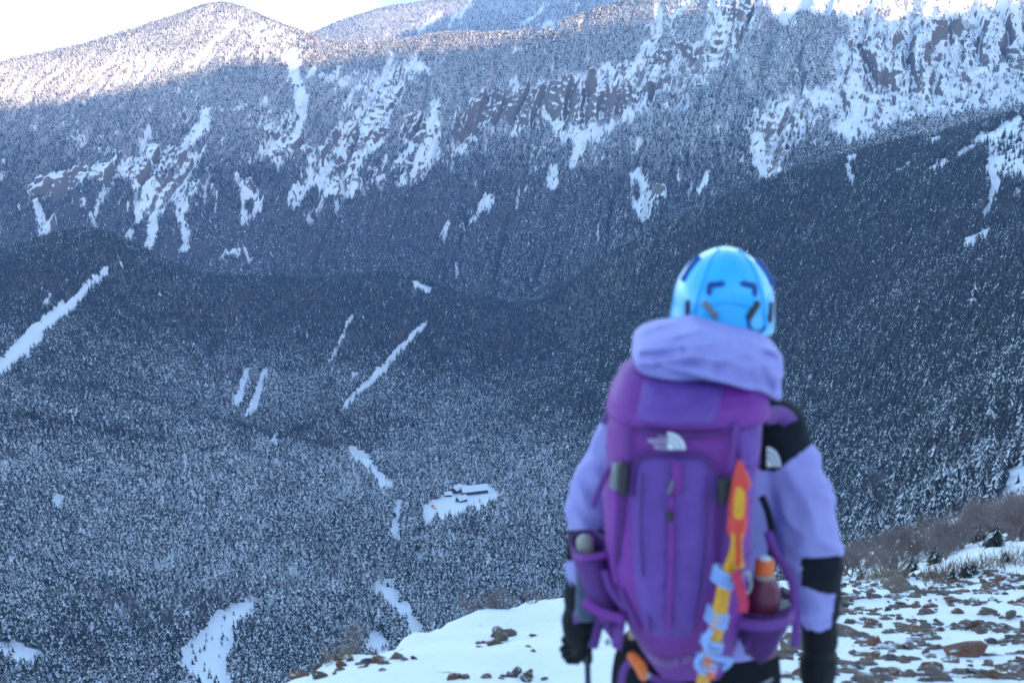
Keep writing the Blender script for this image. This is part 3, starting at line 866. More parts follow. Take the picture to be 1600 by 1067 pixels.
def build_near_slope():
    ys = np.concatenate([np.linspace(-12, 4, 60, endpoint=False), np.linspace(4, 34, 330, endpoint=False), np.geomspace(34, 175, 170)])
    ts = np.linspace(-0.75, 0.75, 420)
    Y, T = np.meshgrid(ys, ts, indexing='ij'); X = T * (np.maximum(Y, -6) + 11)
    Z = near_z(X, Y)
    me = mesh_np('slope', np.stack([X, Y, Z], -1).reshape(-1, 3), grid_faces(*X.shape))
    t = NT('windblown_snow'); P = t.geo('Position')
    n1 = t.noise(0.8, 6, 0.6, P); n2 = t.noise(9.0, 5, 0.65, P); n3 = t.noise(60, 3, 0.6, P)
    sep = t.n('ShaderNodeSeparateXYZ'); t.l(P, sep.inputs[0])
    far = t.ramp(sep.outputs[1], 30.0, 55.0)
    grit = t.math('MULTIPLY', t.ramp(t.math('ADD', t.math('MULTIPLY', n1, 0.55), t.math('MULTIPLY', n2, 0.45)), 0.585, 0.64), t.math('SUBTRACT', 1.0, t.math('MULTIPLY', far, 0.2)))
    scrub = t.math('MULTIPLY', far, t.ramp(t.noise(0.5, 5, 0.7, P), 0.5, 0.58))
    c = t.mix(grit, t.mix(n1, (0.76, 0.77, 0.79), (0.87, 0.875, 0.885)), t.mix(n3, (0.11, 0.07, 0.055), (0.20, 0.14, 0.11)))
    c = t.mix(scrub, c, (0.14, 0.11, 0.10))
    b = t.bsdf(c, 0.65)
    b.inputs['Subsurface Weight'].default_value = 0.0
    t.bump(b, t.math('ADD', n2, t.math('MULTIPLY', n3, 0.3)), 0.5, 0.05)
    me.materials.append(t.m)
    tag(link(bpy.data.objects.new('snow_slope', me)), 'white snow slope strewn with rocks under the hiker', 'slope', kind='structure')
build_near_slope()

# ------------------------------------------------------------------ rocks
def rock_mats():
    out = []
    for (nm, a, b) in (('rust_brown_rock', (0.20, 0.085, 0.05), (0.31, 0.15, 0.085)), ('grey_brown_rock', (0.14, 0.10, 0.08), (0.22, 0.155, 0.12)),
                       ('dark_slate_rock', (0.065, 0.062, 0.068), (0.13, 0.115, 0.115)), ('tan_rock', (0.20, 0.145, 0.11), (0.30, 0.22, 0.17))):
        t = NT(nm); P = t.obj(); n1 = t.noise(3.0, 6, 0.65, P); n2 = t.noise(22, 4, 0.6, P)
        N = t.n('ShaderNodeSeparateXYZ'); t.l(t.geo('Normal'), N.inputs[0])
        c = t.mix(t.ramp(n1, 0.35, 0.65), a, b)
        c = t.mix(t.math('MULTIPLY', t.ramp(n2, 0.55, 0.7), 0.5), c, (0.05, 0.045, 0.045))
        cap = t.math('MULTIPLY', t.ramp(N.outputs[2], 0.80, 0.95), t.ramp(n1, 0.52, 0.6))
        c = t.mix(cap, c, (0.80, 0.82, 0.86))
        bs = t.bsdf(c, 0.85); t.bump(bs, n2, 0.7, 0.08)
        out.append(t.m)
    return out
ROCKM = rock_mats()
def rock_mesh(seed):
    rr = random.Random(seed); bm = bmesh.new()
    bmesh.ops.create_icosphere(bm, subdivisions=2, radius=0.5)
    planes = []
    for k in range(8):      # chop to broken, faceted faces
        n = Vector((rr.gauss(0, 1), rr.gauss(0, 1), rr.gauss(0, 0.7))).normalized(); planes.append((n, rr.uniform(0.18, 0.36)))
    for v in bm.verts:
        for n, d in planes:
            e = v.co.dot(n) - d
            if e > 0: v.co -= n * e * 0.95
        v.co += Vector((rr.uniform(-1, 1), rr.uniform(-1, 1), rr.uniform(-1, 1))) * 0.018
    bm.normal_update()
    me = bpy.data.meshes.new('rock'); bm.to_mesh(me); bm.free()
    return me
ROCKS = [[None] * 4 for _ in range(8)]
for k in range(8):
    for c in range(4):
        m = rock_mesh(100 + k); m.materials.append(ROCKM[c]); ROCKS[k][c] = m
COLN = ['rust brown', 'grey brown', 'dark slate', 'tan']

def build_rocks():
    rr = random.Random(21); cand = []
    # stony ground to the right of the hiker
    n = 2200; U = np.array([rr.uniform(1215, 1610) for _ in range(n)]); Vv = np.array([900 + 172 * rr.random() ** 1.1 for _ in range(n)])
    D = fbm(U / 70.0, Vv / 15.0, 3)
    ok = (D > 0.0 - 0.35 * np.clip((955 - Vv) / 55.0, 0, 1)) & ~((U > 1480) & (Vv < 904 - (U - 1480) * .05))
    taken = []
    for u, v in zip(U[ok], Vv[ok]):
        px = min(95, rr.lognormvariate(math.log(27), 0.62) * (0.8 + 0.45 * (v - 900) / 160))
        if any(abs(u - a) < .5 * (px + c) and abs(v - b) < .22 * (px + c) for a, b, c in taken): continue
        taken.append((u, v, px))
        if len(taken) >= 225: break
    cand += taken
    # clusters along the left crest
    for (u0, v0, su, sv, n, px) in ((430, 1058, 34, 6, 13, 30), (470, 1052, 20, 5, 5, 26), (575, 1036, 34, 8, 13, 22), (610, 1030, 14, 6, 4, 20), (790, 996, 26, 5, 9, 20), (770, 1062, 40, 5, 12, 20),
                                (745, 1008, 10, 3, 3, 14), (1000, 1060, 30, 6, 4, 18), (1240, 985, 12, 20, 4, 26), (540, 1046, 20, 6, 6, 16), (840, 1020, 10, 6, 2, 12)):
        for k in range(n):
            cand.append((rr.gauss(u0, su), rr.gauss(v0, sv), px * rr.uniform(0.6, 1.4)))
    H = near_hits([c[0] for c in cand], [c[1] for c in cand]); spots = []
    for (u, v, px), (x, y, z) in zip(cand, H):
        if not np.isnan(x) and y < 40: spots.append((float(x), float(y), float(z), px * math.hypot(y, z) / FPX))
    for q, (x, y, z, s) in enumerate(spots[:298]):
        c = rr.choices((0, 1, 2, 3), (0.36, 0.32, 0.18, 0.14))[0]
        o = bpy.data.objects.new('rock', ROCKS[rr.randrange(8)][c]); COL.objects.link(o)
        fl = rr.uniform(0.32, 0.72)
        s = max(0.05, min(s, 0.85))
        o.scale = (s * rr.uniform(1.05, 1.8), s * rr.uniform(0.8, 1.3), s * fl * 0.95)
        o.rotation_euler = (rr.gauss(-0.25, .22), rr.gauss(0, .22), rr.uniform(0, 6.28))
        o.location = (x, y, z + s * fl * 0.10)
        big = 'broad' if s > 0.30 else ('small' if s < 0.17 else 'mid sized')
        side = 'on stony snow to the hiker\'s right' if x > 1.6 else 'on the snow crest to the hiker\'s left'
        tag(o, '%s %s rock %s' % (big, COLN[c], side), 'rock', 'loose rocks on the snow slope')
    # fine rubble between them
    V, F = [], []
    ico = bmesh.new(); bmesh.ops.create_icosphere(ico, subdivisions=1, radius=0.5); bv = [v.co.copy() for v in ico.verts]; bf = [[v.index for v in f.verts] for f in ico.faces]; ico.free()
    n = 9000; U = np.array([rr.uniform(1200, 1640) for _ in range(n)]); Vv = np.array([895 + 178 * rr.random() for _ in range(n)])
    ok = fbm(U / 70.0, Vv / 15.0, 3) > 0.08 - 0.3 * np.clip((945 - Vv) / 55.0, 0, 1)
    H = near_hits(U[ok], Vv[ok])
    for h in H[:1700]:
        if np.isnan(h[0]) or h[1] > 38: continue
        s = rr.choice((rr.uniform(0.02, 0.06), rr.uniform(0.04, 0.12))) * (h[1] / 12.0) ** 0.4; i = len(V); q = Euler((rr.uniform(0, 6), rr.uniform(0, 6), rr.uniform(0, 6))).to_matrix()
        for b in bv:
            p = q @ Vector((b.x * rr.uniform(.6, 1.2), b.y * rr.uniform(.6, 1.2), b.z * rr.uniform(.5, 1.0)))
            V.append((h[0] + p.x * s * 1.3, h[1] + p.y * s, h[2] + p.z * s * 0.6))
        F += [tuple(i + j for j in f) for f in bf]
    me = bpy.data.meshes.new('rubble'); me.from_pydata(V, [], F); me.materials.append(ROCKM[1])
    tag(link(bpy.data.objects.new('rubble', me)), 'fine brown rubble lying between the rocks on the snow', 'rubble', kind='stuff')
build_rocks()

# ------------------------------------------------------------------ bare shrubs, dwarf pines and dry grass past the crest
twig = simple_mat('bare_twig_bark', (0.21, 0.16, 0.15), 0.85, scale=30)
grassm = simple_mat('dry_grass_blades', (0.24, 0.18, 0.12), 0.8, scale=30)
def tube(V, F, p0, p1, r0, r1, n=4):
    d = (p1 - p0); 
    if d.length < 1e-6: return
    d.normalize(); a = d.orthogonal().normalized(); b = d.cross(a); i = len(V)
    for k in range(n):
        w = a * math.cos(6.2832 * k / n) + b * math.sin(6.2832 * k / n)
        V.append(tuple(p0 + w * r0)); V.append(tuple(p1 + w * r1))
    for k in range(n):
        j = (k + 1) % n; F.append((i + 2 * k, i + 2 * j, i + 2 * j + 1, i + 2 * k + 1))
def shrub_mesh(seed):
    rr = random.Random(seed); SV, SF, TV_, TF_ = [], [], [], []
    def grow(p, d, L, r, lev):
        q = p + d * L
        (tube(SV, SF, p, q, r, r * .7, 4) if lev < 2 else tube(TV_, TF_, p, q, r, r * .45, 3))
        if lev >= 4: return
        for k in range(rr.choice((2, 3, 3)) if lev else 3):
            nd = (d + Vector((rr.gauss(0, .42), rr.gauss(0, .42), rr.gauss(0.12, .28)))).normalized()
            grow(p + d * L * rr.uniform(.55, 1.0), nd, L * rr.uniform(.6, .88), r * .6, lev + 1)
    for k in range(rr.choice((4, 5, 6))):
        a = rr.uniform(0, 6.28); sp = rr.uniform(.2, .75)
        grow(Vector((0, 0, -.03)), Vector((sp * math.cos(a), sp * math.sin(a), 1)).normalized(), 0.30, 0.016, 0)
    s = bpy.data.meshes.new('stem'); s.from_pydata(SV, [], SF); s.materials.append(twig)
    t = bpy.data.meshes.new('twigs'); t.from_pydata(TV_, [], TF_); t.materials.append(twig)
    return s, t
SHR = [shrub_mesh(40 + k) for k in range(6)]
def build_shrubs():
    rr = random.Random(8); n = 0
    for k in range(900):
        if n >= 85: break
        u = rr.uniform(1300, 1625); v = rr.uniform(800, 905)
        top = 868 - (u - 1310) * 0.20; bot = 916 - (u - 1310) * 0.19
        if not (top < v < bot): continue
        h = near_hit(u, v)
        if h is None or h[1] < 34: continue
        if v > bot - 14 and u > 1480 and rr.random() < 0.8: continue
        e = bpy.data.objects.new('bare_shrub', None); COL.objects.link(e); e.location = h
        s = rr.uniform(0.8, 1.7); e.scale = (s * 1.25, s * 1.25, s); e.rotation_euler = (rr.gauss(0, .1), rr.gauss(0, .1), rr.uniform(0, 6.28))
        a, b = SHR[rr.randrange(6)]
        link(bpy.data.objects.new('stem', a), e); link(bpy.data.objects.new('twigs', b), e)
        tag(e, ('tall' if s > 1.35 else ('low' if s < 1.05 else 'mid sized')) + ' leafless grey brown shrub on the snowy shoulder past the rocks', 'shrub', 'bare shrubs on the shoulder'); n += 1
    for (u, v, s) in ((432, 1050, .3), (452, 1042, .42), (480, 1035, .38), (505, 1027, .35), (545, 1016, .28), (735, 964, .34), (760, 960, .4), (790, 956, .36), (830, 951, .3)):
        h = near_hit(u, v + 6)
        if h is None: continue
        e = bpy.data.objects.new('twiggy_bush', None); COL.objects.link(e); e.location = (h[0], h[1] + 0.5, h[2] - .2)
        e.scale = (s, s, s * .8); e.rotation_euler = (0, 0, rr.uniform(0, 6.28)); a, b = SHR[rr.randrange(6)]
        link(bpy.data.objects.new('stem', a), e); link(bpy.data.objects.new('twigs', b), e)
        tag(e, 'low leafless bush poking over the left snow crest', 'bush', 'twiggy bushes along the crest')
    # dwarf pines
    cr = random.Random(77); V, F, A = crown_arrays(15, 13, cr, wid=0.42)
    cm = mk('crown', V, F, FM['pine_near'], A); tv, tf = trunk_arrays(6, 0.03, .8); tm = mk('trunk', tv, tf, bark)
    for (u, v, s) in ((1508, 903, 1.1), (1488, 908, .9), (1520, 898, .9), (1570, 878, .8), (1425, 893, 1.2), (1460, 880, 1.3), (1555, 852, 2.2), (1530, 846, 2.4), (1395, 890, 1.3), (1345, 905, 1.2), (1585, 835, 2.0)):
        h = near_hit(u, v)
        if h is None: continue
        e = bpy.data.objects.new('dwarf_pine', None); COL.objects.link(e); e.location = h; s = s * 0.42 * max(0.6, h[1] / 55.0)
        e.scale = (s, s, s * .8); e.rotation_euler = (0, 0, rr.uniform(0, 6.28))
        link(bpy.data.objects.new('crown', cm), e); link(bpy.data.objects.new('trunk', tm), e)
        tag(e, 'squat dark dwarf pine among the bare shrubs', 'pine', 'dwarf pines among the shrubs')
    # dry grass along the crest
    V, F = [], []
    uv = []
    for k in range(1500):
        z = rr.random()
        if z < .5: u = rr.uniform(1440, 1640); v = 905 - (u - 1440) * 0.2 + rr.gauss(0, 7)
        elif z < .72: u = rr.uniform(1340, 1420); v = 903 + rr.gauss(0, 3)
        else:
            if rr.random() < .6: continue
            u = rr.uniform(385, 560); v = 1066 - (u - 380) * 0.27 + abs(rr.gauss(0, 4))
        uv.append((u, v))
    for h in near_hits([q[0] for q in uv], [q[1] for q in uv]):
        if np.isnan(h[0]) or h[1] > 80: continue
        p = Vector(h); L = rr.uniform(.05, .18) * (1 + h[1] / 60); w = .005 * (1 + h[1] / 40); a = rr.uniform(0, 6.28)
        t = Vector((rr.gauss(0, .5), rr.gauss(0, .5), 1)).normalized() * L; s = Vector((math.cos(a), math.sin(a), 0)) * w
        i = len(V); V += [tuple(p - s), tuple(p + s), tuple(p + t)]; F.append((i, i + 1, i + 2))
    me = bpy.data.meshes.new('dry_grass'); me.from_pydata(V, [], F); me.materials.append(grassm)
    tag(link(bpy.data.objects.new('dry_grass', me)), 'thin dry grass showing through snow along the crest', 'grass', kind='stuff')
build_shrubs()
# ================================================================== HIKER
def rings_mesh(rings, cap=True):
    """closed loft through rings (lists of Vectors, equal count) -> V, F"""
    V, F = [], []; n = len(rings[0])
    for r in rings: V += [tuple(p) for p in r]
    for k in range(len(rings) - 1):
        for j in range(n):
            a, b = k * n + j, k * n + (j + 1) % n
            F.append((a, b, b + n, a + n))
    if cap:
        for (k, rev) in ((0, True), (len(rings) - 1, False)):
            c = sum((Vector(p) for p in rings[k]), Vector()) / n; i = len(V); V.append(tuple(c))
            for j in range(n):
                a, b = k * n + j, k * n + (j + 1) % n
                F.append((b, a, i) if rev else (a, b, i))
    return V, F

def catmull(P, m):
    P = [Vector(p) for p in P]; out = []
    Q = [P[0] * 2 - P[1]] + P + [P[-1] * 2 - P[-2]]
    for k in range(1, len(Q) - 2):
        for j in range(m):
            t = j / m
            out.append(0.5 * ((2 * Q[k]) + (Q[k + 1] - Q[k - 1]) * t + (2 * Q[k - 1] - 5 * Q[k] + 4 * Q[k + 1] - Q[k + 2]) * t * t
                              + (3 * Q[k] - Q[k - 1] - 3 * Q[k + 1] + Q[k + 2]) * t ** 3))
    out.append(P[-1]); return out

def tube_path(P, rad, n=16, m=5, squash=None, cap_round=True):
    """tapered tube; rad is a list of radii (or pairs) per control point"""
    C = catmull(P, m); Rr = []
    for k in range(len(C)):
        f = k / m; i = min(int(f), len(rad) - 2); t = f - i
        Rr.append(rad[i] * (1 - t) + rad[i + 1] * t)
    if cap_round:
        d0 = (C[0] - C[1]).normalized(); d1 = (C[-1] - C[-2]).normalized()
        C = [C[0] + d0 * Rr[0] * .85, C[0] + d0 * Rr[0] * .55] + C + [C[-1] + d1 * Rr[-1] * .55, C[-1] + d1 * Rr[-1] * .85]
        Rr = [Rr[0] * .35, Rr[0] * .8] + Rr + [Rr[-1] * .8, Rr[-1] * .35]
    rings = []; a = None
    for k, c in enumerate(C):
        d = (C[min(k + 1, len(C) - 1)] - C[max(k - 1, 0)]).normalized()
        a = (d.orthogonal() if a is None else (a - d * a.dot(d))).normalized(); b = d.cross(a)
        sx, sy = squash or (1, 1)
        rings.append([c + a * (math.cos(6.2832 * j / n) * Rr[k] * sx) + b * (math.sin(6.2832 * j / n) * Rr[k] * sy) for j in range(n)])
    return rings_mesh(rings)

def ellipsoid(c, r, n=20, m=12, rot=None):
    rings = []
    for k in range(m + 1):
        th = math.pi * (0.04 + 0.92 * k / m); ring = []
        for j in range(n):
            p = Vector((r[0] * math.sin(th) * math.cos(6.2832 * j / n), r[1] * math.sin(th) * math.sin(6.2832 * j / n), r[2] * math.cos(th)))
            ring.append(Vector(c) + (rot @ p if rot else p))
        rings.append(ring)
    return rings_mesh(rings)

def boxm(c, s, rot=None):
    V = []
    for dx in (-.5, .5):
        for dy in (-.5, .5):
            for dz in (-.5, .5):
                p = Vector((dx * s[0], dy * s[1], dz * s[2])); V.append(tuple(Vector(c) + (rot @ p if rot else p)))
    return V, [(0, 1, 3, 2), (4, 6, 7, 5), (0, 4, 5, 1), (2, 3, 7, 6), (0, 2, 6, 4), (1, 5, 7, 3)]

def joinm(*parts):
    V, F = [], []
    for v, f in parts:
        n = len(V); V += list(v); F += [tuple(i + n for i in q) for q in f]
    return V, F

def fuse(VF, voxel, smooth=4):
    """voxel-remesh overlapping closed pieces to one continuous skin"""
    me = bpy.data.meshes.new('tmp'); me.from_pydata(*[VF[0], [], VF[1]])
    bm = bmesh.new(); bm.from_mesh(me); bmesh.ops.recalc_face_normals(bm, faces=bm.faces); bm.to_mesh(me); bm.free()
    o = bpy.data.objects.new('tmp', me); COL.objects.link(o)
    r = o.modifiers.new('r', 'REMESH'); r.mode = 'VOXEL'; r.voxel_size = voxel; r.use_smooth_shade = True
    if smooth:
        s = o.modifiers.new('s', 'SMOOTH'); s.factor = 0.5; s.iterations = smooth
    dg = bpy.context.evaluated_depsgraph_get(); dg.update()
    out = bpy.data.meshes.new_from_object(o.evaluated_get(dg))
    bpy.data.objects.remove(o); bpy.data.meshes.remove(me)
    n = len(out.vertices); co = np.empty(n * 3, np.float32); out.vertices.foreach_get('co', co)
    F = [tuple(p.vertices) for p in out.polygons]
    bpy.data.meshes.remove(out)
    return co.reshape(-1, 3).astype(float), F

def noise3(P, s, seed=0.0):
    return (gnoise(P[:, 0] * s + seed, P[:, 2] * s + P[:, 1] * s * .7) + gnoise(P[:, 1] * s - seed, P[:, 2] * s * 1.1 + P[:, 0] * s * .6)) * .5

def part(name, VF, mat, parent, smooth=True, bevel=0.0, subs=0, label=None, solid=0.0):
    V, F = VF
    me = bpy.data.meshes.new(name)
    P0 = parent_world.get(parent.name, Vector((0, 0, 0))) if parent is not None else Vector((0, 0, 0))
    me.from_pydata([tuple(Vector(v) - P0) for v in V], [], [tuple(int(i) for i in f) for f in F])
    bm = bmesh.new(); bm.from_mesh(me); bmesh.ops.recalc_face_normals(bm, faces=bm.faces); bm.to_mesh(me); bm.free()
    if smooth: me.polygons.foreach_set('use_smooth', np.ones(len(me.polygons), bool))
    me.materials.append(mat)
    o = bpy.data.objects.new(name, me); link(o, parent)
    if parent is not None: parent_world[o.name] = P0
    if solid: md = o.modifiers.new('solid', 'SOLIDIFY'); md.thickness = solid; md.offset = 0
    if bevel: md = o.modifiers.new('bevel', 'BEVEL'); md.width = bevel; md.segments = 2
    if subs: md = o.modifiers.new('subd', 'SUBSURF'); md.levels = subs; md.render_levels = subs
    if label: o['label'] = label
    return o
parent_world = {}
def thing(name, loc):
    e = empty(name, loc); parent_world[e.name] = Vector(loc); return e

def cloth_mat(name, col, var=0.10, rough=0.75, weave=900.0, bump=0.25, **kw):
    t = NT(name); v = t.obj(); n1 = t.noise(7.0, 3, .5, v); n2 = t.noise(26.0, 4, .6, v, 0.6)
    wv = t.n('ShaderNodeTexWave'); wv.inputs['Scale'].default_value = weave / 6; wv.inputs['Distortion'].default_value = 1.0; t.l(v, wv.inputs[0])
    f = t.ramp(t.math('ADD', t.math('MULTIPLY', n1, .6), t.math('MULTIPLY', n2, .4)), .32, .68)
    c = t.mix(f, tuple(x * (1 - var) for x in col), tuple(min(1, x * (1 + var)) for x in col))
    b = t.bsdf(c, rough, **kw)
    t.bump(b, t.math('ADD', n2, t.math('MULTIPLY', wv.outputs['Fac'], .06)), bump, 0.02)
    return t.m
M_LILAC = cloth_mat('lilac_shell_fabric', (0.36, 0.33, 0.68), .06, .62)
M_BLACKF = cloth_mat('black_shell_fabric', (0.012, 0.015, 0.021), .15, .8, **{'Specular IOR Level': .15})
M_GLOVE = cloth_mat('black_glove_leather', (0.010, 0.011, 0.014), .2, .7, **{'Specular IOR Level': .2})
M_PANEL = cloth_mat('violet_pack_fabric', (0.165, 0.062, 0.335), .10, .6)
M_MAG = cloth_mat('magenta_purple_pack_fabric', (0.225, 0.034, 0.29), .10, .6)
M_DPURP = cloth_mat('dark_purple_mesh_fabric', (0.10, 0.024, 0.17), .2, .7)
_t = NT('dark_purple_see_through_mesh'); _b = _t.bsdf((0.10, 0.024, 0.17), .7); _b.inputs['Alpha'].default_value = 0.6; M_MESH = _t.m
M_STRAP = cloth_mat('purple_webbing', (0.17, 0.045, 0.27), .12, .7)
M_PANTS = cloth_mat('black_trouser_fabric', (0.010, 0.011, 0.014), .2, .8, **{'Specular IOR Level': .15})
M_HELM = NT('blue_helmet_shell'); M_HELM.bsdf(M_HELM.mix(M_HELM.noise(14, 3, .5, M_HELM.obj()), (0.016, 0.50, 0.92), (0.022, 0.56, 0.97)), 0.28, **{'Coat Weight': 0.7, 'Coat Roughness': 0.08}); M_HELM = M_HELM.m
M_HELMD = simple_mat('deep_blue_vent_plastic', (0.004, 0.06, 0.30), .4)
M_DKPL = simple_mat('dark_buckle_plastic', (0.03, 0.03, 0.033), .4)
M_GRPL = simple_mat('grey_buckle_plastic', (0.22, 0.23, 0.23), .4)
M_BRPL = simple_mat('brown_clip_plastic', (0.055, 0.042, 0.035), .5)
M_WHITE = simple_mat('white_logo_print', (0.78, 0.80, 0.80), .6, .03)
M_TEXT = simple_mat('pale_lilac_print', (0.42, 0.33, 0.55), .6, .05)
M_ORANGE = simple_mat('orange_plastic', (0.85, 0.16, 0.02), .4)
M_RED = simple_mat('red_orange_rubber', (0.74, 0.055, 0.035), .5)
M_YELLOW = simple_mat('yellow_painted_shaft', (0.80, 0.36, 0.012), .4)
M_PINK = simple_mat('pink_red_webbing', (0.62, 0.03, 0.09), .6)
M_CORD = simple_mat('light_blue_cord', (0.30, 0.44, 0.76), .7, .15, 160)
M_STEEL = simple_mat('worn_steel', (0.42, 0.43, 0.45), .35, .1, Metallic=0.9)
M_BOTTLE = simple_mat('maroon_bottle', (0.16, 0.022, 0.055), .3)
M_SKIN = simple_mat('skin', (0.50, 0.32, 0.24), .5, .08)
M_HAIR = simple_mat('dark_hair', (0.02, 0.016, 0.014), .5)
M_BEIGE = simple_mat('beige_flask', (0.36, 0.32, 0.27), .4)
M_NAVY = simple_mat('navy_flask', (0.03, 0.055, 0.10), .4)

GZ = float(near_z(np.array([0.45]), np.array([3.7]))[0])
PX = 3.80 / FPX              # metres per photo pixel at the hiker
FOOT = Vector((0.45, 3.70, GZ))

def build_person():
    P = thing('person', FOOT)
    tag(P, 'hiker in lilac and black jacket standing with back turned on the snow', 'person')
    hc = W(1128, 474, 3.70)                                   # head centre
    neck0, neck1 = W(1122, 560, 3.69), W(1120, 505, 3.70)
    hipL, hipR = W(1015, 1050, 3.70), W(1160, 1050, 3.70)
    footL = Vector((hipL.x - 0.02, 3.83, GZ - 0.045)); footR = Vector((hipR.x + .02, 3.66, GZ + 0.0))
    def knee(h, f): return (h * .5 + f * .5) + Vector((0, .06, .02))
    kL, kR = knee(hipL, footL), knee(hipR, footR)
    def torso(scale, rows, n=28, dep=.118, yc=3.70):
        rings = []
        for (v, uL, uR, d) in rows:
            c = W((uL + uR) / 2, v, yc); hw = (W(uR, v, yc).x - W(uL, v, yc).x) / 2 * scale
            rings.append([c + Vector((math.copysign(abs(math.cos(a)) ** .75, math.cos(a)) * hw, math.copysign(abs(math.sin(a)) ** .85, math.sin(a)) * d * scale, 0))
                          for a in [6.2832 * j / n for j in range(n)]])
        return rings_mesh(rings)
    TR = [(612, 1062, 1168, .075), (640, 1010, 1200, .095), (670, 985, 1214, .112), (720, 978, 1214, .12), (800, 984, 1208, .12), (880, 984, 1206, .118), (950, 984, 1206, .12), (985, 984, 1206, .122), (1004, 988, 1204, .12)]
    LA = [W(990, 672, 3.69), W(938, 742, 3.67), W(922, 800, 3.66), W(915, 852, 3.68), W(908, 905, 3.72), W(907, 932, 3.74)]
    RA = [W(1202, 672, 3.69), W(1236, 732, 3.67), W(1256, 795, 3.66), W(1266, 855, 3.67), W(1274, 905, 3.70), W(1278, 960, 3.73)]
    # body
    body = joinm(torso(.80, TR), tube_path([neck0 - Vector((0, 0, .06)), neck0, neck1, hc], [.075, .06, .056, .05], 14, 4),
                 ellipsoid(hc, (.076, .096, .112)), ellipsoid(hc + Vector((0, .098, -.018)), (.013, .02, .022)),
                 ellipsoid(hc + Vector((.078, .0, -.012)), (.012, .02, .032)), ellipsoid(hc + Vector((-.078, .0, -.012)), (.012, .02, .032)),
                 ellipsoid(hc + Vector((0, .06, -.085)), (.04, .035, .03)), ellipsoid(hc + Vector((0, .092, -.058)), (.024, .008, .008)),
                 tube_path(LA, [.055, .045, .042, .036, .031, .028], 12, 4), tube_path(RA, [.055, .045, .042, .036, .031, .028], 12, 4),
                 tube_path([hipL + Vector((.03, 0, .12)), hipL, kL, footL + Vector((0, 0, .12))], [.085, .08, .055, .042], 14, 6),
                 tube_path([hipR + Vector((-.03, 0, .12)), hipR, kR, footR + Vector((0, 0, .12))], [.085, .08, .055, .042], 14, 6))
    part('body', fuse(body, .012, 5), M_SKIN, P)
    for s in (-1, 1):
        part('eye', ellipsoid(hc + Vector((s * .031, .088, .004)), (.012, .01, .008), 10, 6), M_NAVY, P)
    # hair under the helmet and at the nape
    Vh, Fh = fuse(joinm(ellipsoid(hc + Vector((0, -.014, .012)), (.082, .096, .106)), ellipsoid(hc + Vector((0, -.07, -.075)), (.055, .03, .06))), .009, 3)
    part('hair', (Vh, Fh), M_HAIR, P)
    # jacket: torso, sleeves, collar fused to one shell, then cut to its coloured panels
    jr = [1.0] * 6
    JL = [.080, .057, .060, .047, .040, .037]; JR = [.080, .078, .079, .078, .066, .054]
    jk = joinm(torso(1.0, TR), tube_path(LA, JL, 20, 6), tube_path(RA, JR, 20, 6), tube_path([neck0 - Vector((0, 0, .05)), neck0, W(1121, 535, 3.69)], [.10, .082, .078], 18, 4),
               ellipsoid(W(1000, 664, 3.69), (.085, .085, .07)), ellipsoid(W(1203, 664, 3.69), (.085, .085, .07)), ellipsoid(W(1272, 945, 3.71), (.058, .058, .035)), ellipsoid(W(1262, 862, 3.67), (.078, .08, .06)))
    V, F = fuse(jk, .0062, 6)
    # folds: slanting creases down sleeves, softer over the body
    u, v = proj(V[:, 0], V[:, 1], V[:, 2])
    arm = np.clip((np.abs(u - 1095) - 95) / 40, 0, 1)
    cr = np.abs(gnoise((V[:, 0] * 8 + V[:, 2] * 13), V[:, 2] * 4 - V[:, 0] * 9 + V[:, 1] * 6)) * 2 - .45
    ctr = np.stack([np.interp(v, [640, 800, 960], np.where(True, [1205, 1256, 1278], 0)), v], -1)[:, 0]
    cen = np.where(u > 1095, np.interp(v, [640, 735, 800, 900, 960], [1190, 1236, 1256, 1274, 1278]), np.interp(v, [640, 742, 800, 905, 935], [1000, 938, 922, 908, 907]))
    dx = np.sign(u - cen) * np.clip(np.abs(u - cen) / 40, 0, 1)
    disp = (-.013 * cr * arm + .006 * noise3(V, 9.0)) 
    V[:, 0] += disp * dx; V[:, 1] -= disp * .8 * np.where(V[:, 1] < 3.69, 1, -1)
    V = V.tolist()
    reg = {'jacket': [], 'shoulder_panel': [], 'shoulder_panel_b': [], 'elbow_patch': [], 'elbow_patch_b': []}
    for f in F:
        c = sum((Vector(V[i]) for i in f), Vector()) / len(f); fu, fv = proj(c.x, c.y, c.z)
        if c.z > 10: continue
        k = 'jacket'
        if fu > 1180 and fv < 742 - max(0, (fu - 1205)) * 0.75 and fv < 735 and c.y < 3.80 and fv > 600: k = 'shoulder_panel'
        elif fu < 1010 and fv < 700 and fv > 600 and fv < 700 - (1000 - fu) * .75: k = 'shoulder_panel_b'
        elif fu > 1252 and fv > 872 - (fu - 1252) * .06 and (fv < 928 - max(0, 1290 - fu) * .35 or fu > 1306 - max(0, fv - 925) * .15): k = 'elbow_patch'
        elif fu < 985 and 828 < fv < 876: k = 'elbow_patch_b'
        reg[k].append(f)
    def sub(fs):
        ids = sorted({i for f in fs for i in f}); mp = {i: q for q, i in enumerate(ids)}
        return [V[i] for i in ids], [tuple(mp[i] for i in f) for f in fs]
    jo = part('jacket', sub(reg['jacket']), M_LILAC, P)
    for k in ('shoulder_panel', 'shoulder_panel_b', 'elbow_patch', 'elbow_patch_b'):
        if reg[k]: part(k.replace('_b', ''), sub(reg[k]), M_BLACKF, jo, label='black reinforced jacket panel')
    # half-dome mark on the shoulder blade
    dome_logo('shoulder_emblem', lambda a, b: W(1198 + 22 * a, 729 - 31 * b, 3.570 - .0), jo, arcs=True)
